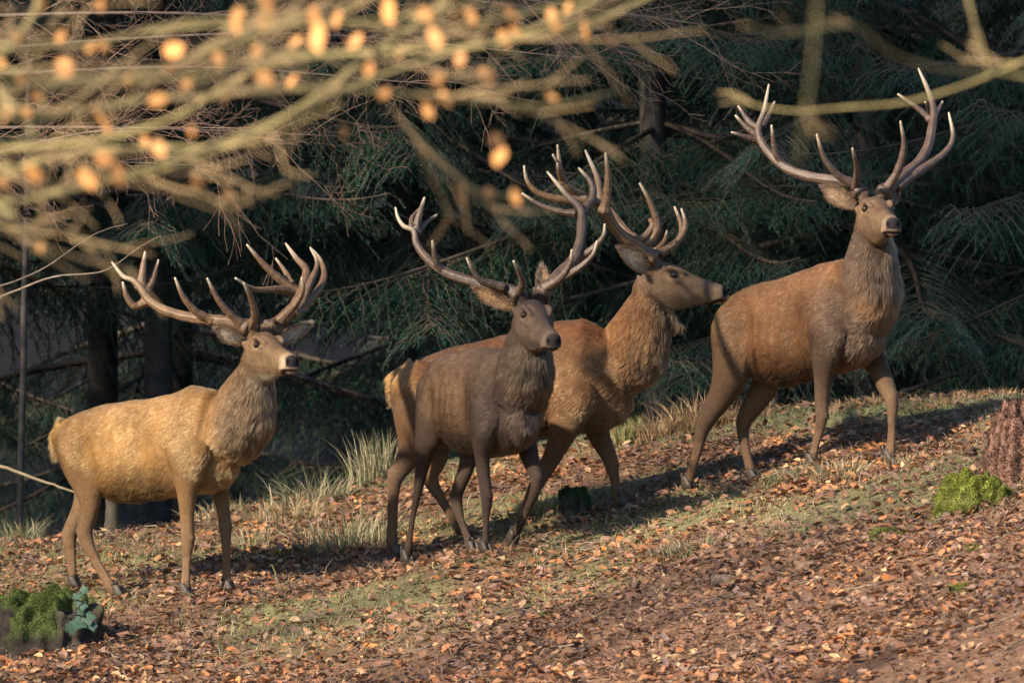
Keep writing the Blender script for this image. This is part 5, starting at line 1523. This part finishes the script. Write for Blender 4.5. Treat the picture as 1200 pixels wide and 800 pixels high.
# bright moss cushion over a rock at the right
c = ground_at(1140, 594); c[2] = Hg(c[0], c[1])
st3 = empty('moss_cushion', tuple(c), 'bright yellow green moss cushion on a low stub at the right', 'moss')
o, V_, N_, mk, q = lump('stub', c, .20, .17, .22, lambda V, th, hh: 0.45 + 0.6 * hh, st3, M_STUMP, 7.7, wood=(0.05, 0.036, 0.026), mossc=(0.15, 0.17, 0.03), flat=.6, dome=True, rough=.13)
moss_fuzz(V_, N_, mk, q, 34000, st3, 7, col=(0.175, 0.19, 0.03), ln=.008)
for (dx, dy_, sx, sh, sd2) in ((-.13, -.06, .09, .13, 8.3), (.10, -.07, .11, .17, 8.9), (-.03, -.13, .10, .10, 9.7)):
    c3_ = c + np.array([dx, dy_, 0]); c3_[2] = Hg(c3_[0], c3_[1])
    o, V_, N_, mk, q = lump('stub', c3_, sx, sx * .85, sh, lambda V, th, hh: 0.35 + 0.6 * hh, st3, M_STUMP, sd2, wood=(0.05, 0.036, 0.026), mossc=(0.14, 0.155, 0.03), flat=.6, dome=True, rough=.14, res=60)
    moss_fuzz(V_, N_, mk, q, 11000, st3, int(sd2 * 10), col=(0.165, 0.18, 0.03), ln=.008)
# reddish rotten stub behind it
c2_ = ground_at(1192, 560); c2_[2] = Hg(c2_[0], c2_[1])
st4 = empty('rotten_stump', tuple(c2_), 'red brown rotten stump at the right edge behind the moss cushion', 'stump')
o, V_, N_, mk, q = lump('wood', c2_, .17, .17, .42, lambda V, th, hh: -1 + 0 * hh, st4, M_STUMP, 9.1, wood=(0.16, 0.085, 0.06), mossc=(0.16, 0.085, 0.06), res=90, dome=True)
moss_fuzz(V_, N_, 0 * mk + 1, q, 14000, st4, 17, col=(0.15, 0.078, 0.05), ln=.016)['label'] = 'shaggy red brown needles and rotten fibres'
# the small dark cone in the leaves
c = ground_at(1138, 534); c[2] = Hg(c[0], c[1])
o, *_r = lump('clod', c, .036, .036, .10, lambda V, th, hh: -1 + 0 * hh, None, M_STUMP, 2.2, wood=(0.045, 0.026, 0.02), res=24)
tag(o, 'small dark round clod left of the moss cushion', 'clod')
# flat moss patches
for i, (px, py, rx, ry, lb) in enumerate(((1058, 620, .17, .10, 'flat green moss patch left of the moss cushion'), (1140, 686, .12, .08, 'small green moss patch low at the right'), (640, 720, .05, .04, 'tiny moss patch in the leaves near the bottom middle'), (1140, 640, .02, .09, 'thin mossy root running down from the moss cushion'))):
    c = ground_at(px, py); c[2] = Hg(c[0], c[1])
    mp = empty('moss_patch', tuple(c), lb, 'moss', 'moss patches on the slope')
    o, V_, N_, mk, q = lump('mound', c, rx, ry, .055, lambda V, th, hh: .3 + 0.5 * hh, mp, M_STUMP, 11.0 + i, wood=(0.06, 0.045, 0.03), mossc=(0.13, 0.16, 0.03), flat=.9, res=32)
    moss_fuzz(V_, N_, mk, q, 5000 if i != 2 else 900, mp, 20 + i, col=(0.19, 0.22, 0.045), ln=.018)
# curled pieces of bark
for i, (px, py, s_, lb) in enumerate(((940, 672, .062, 'curled pale brown bark piece lying in the leaves right of centre'), (845, 690, .07, 'dark bark piece lying in the leaves right of the bottom middle'))):
    c = ground_at(px, py)
    mb = MB(); a = np.linspace(-1.9, 1.4, 12); rows = 8
    V = []; g = np.random.default_rng(30 + i)
    for k in range(rows):
        for aa in a:
            r_ = s_ * (0.62 + 0.12 * g.random())
            V.append((c[0] + s_ * 1.5 * (k / (rows - 1) - .5) + g.normal() * .004, c[1] + r_ * math.sin(aa), Hg(c[0], c[1]) + s_ * .5 + r_ * math.cos(aa) * .85))
    V = np.array(V); n = len(a)
    q = np.array([(k * n + j, k * n + j + 1, (k + 1) * n + j + 1, (k + 1) * n + j) for k in range(rows - 1) for j in range(n - 1)])
    Vi = V + np.array([0, 0, -.008]); V2 = np.vstack([V, Vi]); q2 = np.vstack([q, q[:, ::-1] + len(V)])
    o = link('bark_piece', mesh_np('bark_piece', V2, q2, np.tile(np.array([(.17, .105, .062), (.06, .042, .032)][i]), (len(V2), 1)) * (0.7 + 0.6 * g.random((len(V2), 1)))), M_STUMP)
    tag(o, lb, 'bark')
for s_ in STAGS:
    build_stag(s_)
